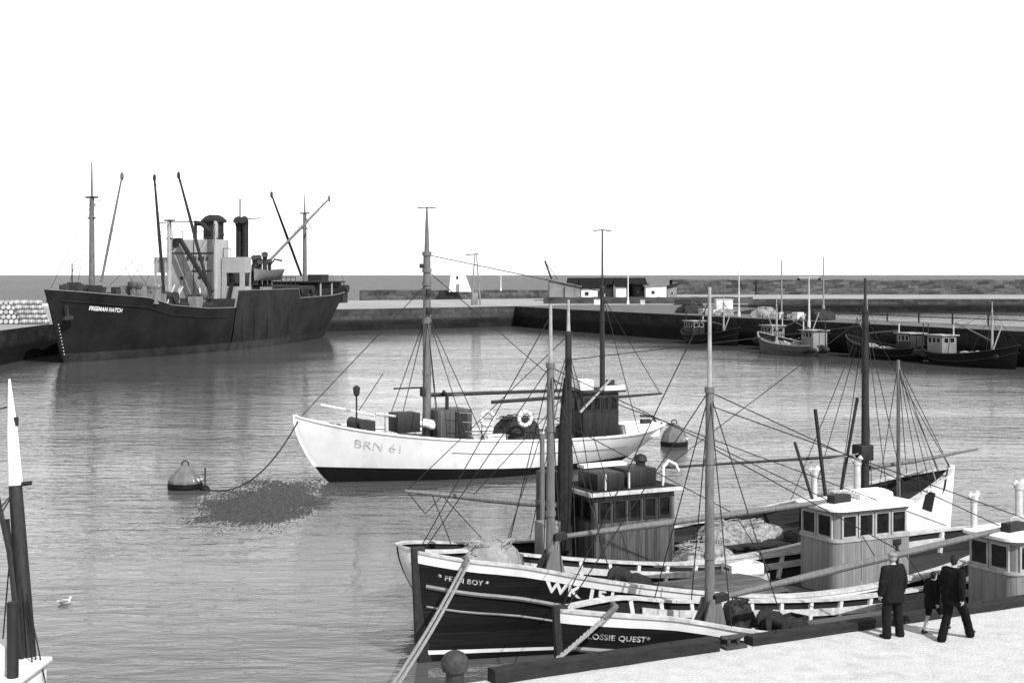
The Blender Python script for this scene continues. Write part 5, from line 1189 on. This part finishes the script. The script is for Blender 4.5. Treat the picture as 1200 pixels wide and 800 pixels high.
def coil(p, r, turns, m, label, tilt=0):
    pts = []; rr = random.Random(int(r * 1000) + turns)
    for i in range(turns * 16 + 1):
        a = 2 * PI * i / 16; k = r * (1 - .16 * ((i // 16) % 3)) + rr.uniform(-.012, .012)
        pts.append((k * math.cos(a), k * math.sin(a), .03 + .045 * (i // 48) + rr.uniform(-.006, .006)))
    o = MB().tube(pts, .028, 6).build('rope_coil', m); o.location = p; o.rotation_euler = (tilt, 0, rr.uniform(0, 3)); tag(o, label, 'rope coil', 'rope coils on the decks')
coil(on_boat(10.9, 7.0, 9.3 - 4.6, -1.3, dkB(.25)), .33, 8, 'rope', 'pale rope coil on the second boat\'s deck beside the foot of its mast')
coil(on_boat(10.9, 7.0, 9.3 - 6.6, -1.35, dkB(.36)), .3, 9, 'dark_rope', 'dark rope coil under the second boat\'s far rail before the hatch')
coil(on_boat(10.9, 7.0, 9.3 - 10.6, -.9, dkB(.57) + .05), .36, 9, 'rope', 'pale rope coil on deck between the second boat\'s hatch and wheelhouse')
coil(on_boat(12.15, 2.45, 9.3 - 6.7, -1.2, dkA(.36) - .17), .34, 9, 'rope', 'pale rope coil on the nearest boat\'s deck aft of its winch')
coil(on_boat(12.15, 2.45, 9.3 - 11.0, -1.0, dkA(.58) - .12), .32, 6, 'dark_rope', 'dark rope coil before the nearest boat\'s wheelhouse')
coil(c_boat(-2.4, -1.5, .62), .34, 9, 'rope', 'pale rope coil on the third boat\'s deck beside its dark wheelhouse')
coil(c_boat(4.4, -1.3, .7), .4, 12, 'dark_rope', 'dark rope coil on the third boat\'s deck aft of its foremast')
for i, (x, y, sz, m, lb_) in enumerate(((-.2, .9, (.7, .45, .45), 'fish_box', 'pale crate standing on the third boat\'s deck behind the net heap'), (3.4, 1.2, (.8, .5, .35), 'fish_box', 'pale crate by the far rail of the third boat'), (2.7, -1.0, (.9, .5, .3), 'dark_wood', 'flat dark crate leaning on the third boat\'s hatch'))):
    fish_box(c_boat(x, y, .6 if i < 2 else 1.08), QA + .2 * i, m, lb_, sz)

# ------------------------------------------------------------------ the boat whose mast stands at the left edge
def left_boat():
    L = 14.5; root = empty('fishing_boat', (-9.1 - L / 2 + .9, 25.0, 0), PI - .05, 'boat at the lower left edge with white tipped mast and white deckhouse roof', 'fishing boat')
    h = Hull(L, 4.4, [(0, 2.4), (3, 1.7), (7, 1.2), (11, 1.0), (L, 1.0)], rake_b=.4, rake_s=.6, zk=-.8)
    sh = lambda u: h.sheer(u * L); zd = lambda u: sh(u) - .5
    h.band(lambda u: -.7, sh, 6).build('hull', 'tar_paint', root); h.deck(zd, .08).build('deck', 'deck_planks', root); h.rail(sh, .05, .16, .06).build('cap_rail', 'pale_paint', root)
    h.band(zd, sh, 2, inset=.1, back=True).build('bulwark_lining', 'lining', root)
    x = -L / 2 + 1.0; S = lambda wx, wy: ((wx - root.location.x) * math.cos(PI - .05) + (wy - 25.0) * math.sin(PI - .05), -(wx - root.location.x) * math.sin(PI - .05) + (wy - 25.0) * math.cos(PI - .05))
    def Q(px, py, Y): p_ = at(px, py, Y); a, b = S(p_.x, p_.y); return V((a, b, p_.z))
    ds = Q(38, 782, 24.9); hs = MB().box((ds.x + 1.4, ds.y + .3, 1.33), (2.8, 2.0, 1.25)).build('deckhouse', 'white_paint', root, bevel=.05)
    MB().box((ds.x + 1.4, ds.y + .3, 2.0), (2.95, 2.15, .1)).build('roof', 'white_paint', hs, bevel=.03)
    for i in range(3): framed_window((ds.x + .3 + i * .8, ds.y + 1.3, 0), (ds.x + .85 + i * .8, ds.y + 1.3, 0), 1.25, 1.75, hs, 'bare_wood', (0, 1, 0))
    c = Q(6, 740, 24.6); MB().box((c.x + .35, c.y, 2.3), (.9, .7, .5)).build('roof_chest', 'white_paint', hs, bevel=.03)
    f0 = Q(15, 768, 24.3); MB().tube([(f0.x, f0.y, 2.04), (f0.x, f0.y, 3.35)], .1, 12).build('funnel', 'dark_steel', hs)
    b, m_, t_ = Q(38, 770, 25.6), Q(18, 568, 25.9), Q(11, 444, 26.0); b.z = .8
    mo = MB().tube([b, b.lerp(m_, .5), m_], [.17, .15, .12], 12).build('mast', 'dark_wood', root)
    MB().tube([m_, m_.lerp(t_, .5), t_], [.135, .1, .02], 12).build('topmast', 'white_paint', mo)
    MB().tube([m_ + V((.1, 0, 0)), m_ + V((-.3, 0, .04))], .045, 6).build('yard', 'dark_steel', mo)
    k = m_.lerp(t_, .6); MB().box(k + V((-.06, .0, 0)), (.1, .1, .16)).build('mast_lamp', 'dark_steel', mo)
    ls = []; q = m_ + V((0, 0, -.1)); 
    for e in (Q(52, 800, 25.2), Q(60, 810, 25.2), Q(46, 800, 25.0)): ls.append([q + V((0, 0, -.9)), V((e.x, e.y, 1.2))])
    for wx in (2.5, 3.5): ls.append([q, (b.x + wx, b.y + .5, 1.3)])
    ls += [[q, (b.x + .7, b.y - .3, 2.0)], [t_ - V((0, 0, .5)), (L / 2, 0, 2.4)]]
    wires('rigging', ls, .014, root)
    wires('stay', [[m_ + V((.3, .1, -.2)), (b.x + .35, b.y + .2, 4.0), (b.x + .1, b.y + .1, 1.5)], [m_ + V((.1, .15, -.6)), (b.x + .1, b.y + .15, 1.2)]], .05, root, 'dark_wood')
left_boat()
# ------------------------------------------------------------------ people
def limb(mb, pts, rs, n=10):                          # tapered limb with rounded joints
    pts = [V(p) for p in pts]; mb.tube(pts, rs, n)
    for p, r in zip(pts, rs): mb.ball(p, r * .99, 10, 6)
def hand(mb, wrist, d, palm_n, side, s=1.0):          # five unequal, slightly curled fingers
    d = V(d).normalized(); pn = V(palm_n); pn = (pn - d * pn.dot(d)).normalized(); w = d.cross(pn).normalized() * side
    wrist = V(wrist); c = wrist + d * .05 * s
    mtx = M4((w, d, pn)).transposed()
    mb.ball(c, (.042 * s, .052 * s, .017 * s), 12, 8, mtx)
    for k, (off, ln) in enumerate(((-.03, .066), (-.01, .078), (.011, .073), (.03, .056))):
        b = c + d * .038 * s + w * off * s; kn = b + d * ln * .45 * s + pn * .008 * s; m = kn + d * ln * .3 * s + pn * .02 * s; t = m + d * ln * .12 * s + pn * .022 * s
        mb.tube([b - d * .02 * s, b, kn, m, t], [.0095 * s, .0095 * s, .009 * s, .0082 * s, .006 * s], 7)
    b = c - w * .03 * s - d * .02 * s; mb.tube([b, b - w * .018 * s + d * .025 * s + pn * .012 * s, b - w * .02 * s + d * .055 * s + pn * .026 * s], [.013 * s, .0115 * s, .008 * s], 7)
def person(name_label, loc, rz, s, pose, jacket_m, trouser_m, headwear, group, turn=0.0, tilt=0.0, bare_legs=False, smooth_it=4):
    """pose: joints in the figure's own frame, facing +y, feet on z = 0"""
    root = empty('person', loc, rz, name_label, 'person', group); P = {k: V(v) * s for k, v in pose.items()}
    nk, hd = P['neck'], P['head']
    rot = M4.Rotation(turn, 3, 'Z') @ M4.Rotation(tilt, 3, 'X')
    # body: one continuous figure
    b = MB()
    b.ball(hd + rot @ V((0, .0, .02 * s)), (.076 * s, .096 * s, .112 * s), 18, 12, rot)
    b.ball(hd + rot @ V((0, .03 * s, -.055 * s)), (.058 * s, .066 * s, .066 * s), 14, 9, rot)
    b.tube([hd + rot @ V((0, .088 * s, .03 * s)), hd + rot @ V((0, .112 * s, -.018 * s))], [.01 * s, .017 * s], 8)
    b.ball(hd + rot @ V((0, .09 * s, -.055 * s)), (.024 * s, .012 * s, .009 * s), 8, 5, rot)
    for sg in (1, -1):
        b.ball(hd + rot @ V((sg * .079 * s, -.005 * s, 0)), (.012 * s, .024 * s, .034 * s), 9, 6, rot)
        b.ball(hd + rot @ V((sg * .03 * s, .084 * s, .036 * s)), (.02 * s, .014 * s, .009 * s), 8, 5, rot)
    limb(b, [hd + V((0, -.01 * s, -.05 * s)), nk, nk + V((0, 0, -.08 * s))], [.052 * s, .056 * s, .075 * s], 12)
    ch, pv = P['chest'], P['pelvis']
    b.ball(ch, (.15 * s, .1 * s, .2 * s), 14, 9); b.ball(pv, (.14 * s, .1 * s, .13 * s), 14, 9); limb(b, [ch, pv], [.12 * s, .11 * s])
    for q, sg in (('L', -1), ('R', 1)):
        limb(b, [P['sh' + q], P['el' + q], P['wr' + q]], [.048 * s, .038 * s, .027 * s]); limb(b, [ch + V((0, 0, .1 * s)), P['sh' + q]], [.06 * s, .05 * s])
        d = (P['wr' + q] - P['el' + q]); hand(b, P['wr' + q], d, (-sg, .25, 0), sg, s)
        limb(b, [P['hip' + q], P['kn' + q], P['an' + q]], [.075 * s, .052 * s, .035 * s]); limb(b, [pv, P['hip' + q]], [.1 * s, .08 * s])
    bd = b.build('body', 'skin', root, remesh=.0075 * max(s, .8), sm_it=2)
    for sg in (1, -1): MB().ball(hd + rot @ V((sg * .031 * s, .087 * s, .018 * s)), .011 * s, 8, 6).build('eye', 'shoe', bd)
    # jacket
    j = MB()
    def ring(c, rx, ry, ax=(0, 0, 1)): return (V(c), rx * s, ry * s)
    secs = [ring(P['neck'] + V((0, -.01, -.02)) * s, .085, .08), ring(P['neck'] + V((0, -.012, -.055)) * s, .17, .115), ring(ch + V((0, -.005, .1)) * s, .235, .145), ring(ch, .24, .155),
            ring(ch.lerp(pv, .55), .225, .15), ring(pv + V((0, 0, .03)) * s, .235, .165), ring(pv + V((0, -.005, -.2)) * s, .245, .175)]
    j.grid([[c + V((rx * math.copysign(abs(math.cos(a))**.8, math.cos(a)), ry * math.copysign(abs(math.sin(a))**.9, math.sin(a)), 0)) for a in [2 * PI * k / 24 for k in range(24)]] for c, rx, ry in secs[::-1]], wrap=True, caps=True)
    for q in 'LR':
        sh_, el, wr = P['sh' + q], P['el' + q], P['wr' + q]; cu = el.lerp(wr, .93)
        limb(j, [sh_, sh_.lerp(el, .55), el, cu], [.09 * s, .085 * s, .078 * s, .07 * s]); limb(j, [ch + V((0, -.01, .12)) * s, sh_], [.11 * s, .09 * s])
    jk = j.build('jacket', jacket_m, root, remesh=.011 * s + .002, sm_it=smooth_it)
    crinkle(jk, .011 * s)
    cl = MB().tube([nk + V((.064 * s * math.cos(a), .058 * s * math.sin(a) - .008 * s, -.012 * s + .012 * s * math.sin(-a))) for a in [2 * PI * k / 20 for k in range(20)]], .016 * s, 7, closed=True)
    cl.build('collar', jacket_m, jk)
    sc_ = MB().tube([nk + V((.056 * s * math.cos(a), .05 * s * math.sin(a) - .006 * s, .012 * s)) for a in [2 * PI * k / 18 for k in range(18)]], .009 * s, 6, closed=True); sc_.build('shirt_collar', 'sock', jk)
    # trousers (or short trousers and socks)
    t = MB(); t.ball(pv + V((0, 0, -.02)) * s, (.2 * s, .15 * s, .15 * s), 16, 10)
    for q in 'LR':
        hp_, kn, an = P['hip' + q], P['kn' + q], P['an' + q]
        if bare_legs: limb(t, [hp_, hp_.lerp(kn, .5), hp_.lerp(kn, .8)], [.1 * s, .095 * s, .095 * s], 12)
        else:
            e = an + V((0, -.01, -.045)) * s; limb(t, [hp_, hp_.lerp(kn, .5), kn, kn.lerp(e, .5), e], [.118 * s, .11 * s, .094 * s, .09 * s, .094 * s], 12)
        limb(t, [pv, hp_], [.12 * s, .105 * s])
    crinkle(t.build('trousers', trouser_m, root, remesh=.011 * s + .002, sm_it=smooth_it), .01 * s)
    for q in 'LR':
        an, to = P['an' + q], P['to' + q]; f_ = (to - an); f_.z = 0; f_.normalize(); m = MB()
        heel = an + V((0, 0, -.055 * s)) - f_ * .035 * s; m.ball(heel, (.038 * s, .038 * s, .034 * s), 10, 6)
        limb(m, [heel, an.lerp(to, .5) + V((0, 0, -.01 * s)), to], [.038 * s, .04 * s, .03 * s], 10); limb(m, [heel, an + V((0, 0, .01 * s))], [.036 * s, .036 * s])
        so_ = m.build('shoe', 'shoe', root, remesh=.009 * s, sm_it=2)
        zmin = min(v.co.z for v in so_.data.vertices)
        for v in so_.data.vertices:                          # flat soles
            if v.co.z < zmin + .014 * s and to.z < .06 * s: v.co.z = zmin + .004
        if bare_legs: limb(MB(), [an, an], [.01, .01]); MB().tube([an + V((0, 0, -.02)) * s, an.lerp(P['kn' + q], .3), an.lerp(P['kn' + q], .55)], [.04 * s, .044 * s, .05 * s], 10).build('sock', 'sock', root)
    if headwear == 'hair':
        hh = MB(); hh.ball(hd + rot @ V((0, -.016 * s, .04 * s)), (.084 * s, .096 * s, .1 * s), 18, 10, rot); hh.ball(hd + rot @ V((0, -.045 * s, -.01 * s)), (.072 * s, .058 * s, .07 * s), 14, 8, rot)
        hh.build('hair', 'hair', root, remesh=.011 * s, sm_it=2)
    else:
        hh = MB(); hh.ball(hd + rot @ V((0, -.03 * s, .0)), (.08 * s, .075 * s, .075 * s), 14, 8, rot); hh.build('hair', 'cap_cloth', root, remesh=.011 * s, sm_it=2)
        cp = MB(); cp.ball(hd + rot @ V((0, -.005 * s, .085 * s)), (.098 * s, .122 * s, .045 * s), 18, 8, rot); cp.ball(hd + rot @ V((0, .105 * s, .068 * s)), (.062 * s, .05 * s, .011 * s), 12, 6, rot)
        cp.tube([hd + rot @ V((.085 * s * math.cos(a), .105 * s * math.sin(a), .062 * s)) for a in [2 * PI * k / 18 for k in range(18)]], .012 * s, 6, closed=True)
        cp.build('flat_cap', 'cap_cloth', root, remesh=.009 * s, sm_it=2)
    return root
stand = dict(neck=(0, -.01, 1.48), head=(.01, .02, 1.6), chest=(0, -.01, 1.25), pelvis=(0, 0, .93), shL=(-.2, -.015, 1.40), elL=(-.285, -.04, 1.13), wrL=(-.28, .04, .89), shR=(.2, -.015, 1.40), elR=(.285, -.02, 1.13),
             wrR=(.27, .05, .89), hipL=(-.1, 0, .9), knL=(-.145, .015, .49), anL=(-.17, -.02, .085), toL=(-.21, .13, .03), hipR=(.1, 0, .9), knR=(.15, .02, .49), anR=(.175, -.01, .085), toR=(.22, .14, .03))
walk = dict(neck=(0, .03, 1.475), head=(.0, .065, 1.595), chest=(0, .02, 1.24), pelvis=(0, 0, .92), shL=(-.2, .05, 1.39), elL=(-.28, .04, 1.12), wrL=(-.25, .22, .95), shR=(.2, -.02, 1.39), elR=(.28, -.14, 1.15),
            wrR=(.27, -.1, .9), hipL=(-.095, .0, .895), knL=(-.1, -.06, .48), anL=(-.1, -.26, .1), toL=(-.11, -.11, .03), hipR=(.095, .02, .895), knR=(.1, .27, .52), anR=(.1, .48, .12), toR=(.11, .61, .1))
PG = 'people walking on the quay'
d1 = ground(1046, 746, 1.6); d2 = ground(1117, 750, 1.6); d3 = ground(1101, 743, 1.6)
person('man in a dark grey suit and pale cap standing with his back turned', d1, QA - .05, 1.0, stand, 'suit_grey', 'suit_grey', 'cap', PG, turn=-.5)
person('bareheaded dark haired man in a black suit striding to the right along the quay', d2, QA - PI / 2 + .25, 1.0, walk, 'suit_dark', 'suit_dark', 'hair', PG, turn=.1, tilt=-.12)
cw = {k: v for k, v in walk.items()}; cw['head'] = (0, .06, 1.585)
person('small child in a dark coat and pale socks half hidden beside the striding man', d3 + QD * -.05 + QN * .15, QA - PI / 2 + .1, .74, cw, 'suit_dark', 'suit_dark', 'hair', PG, bare_legs=True)
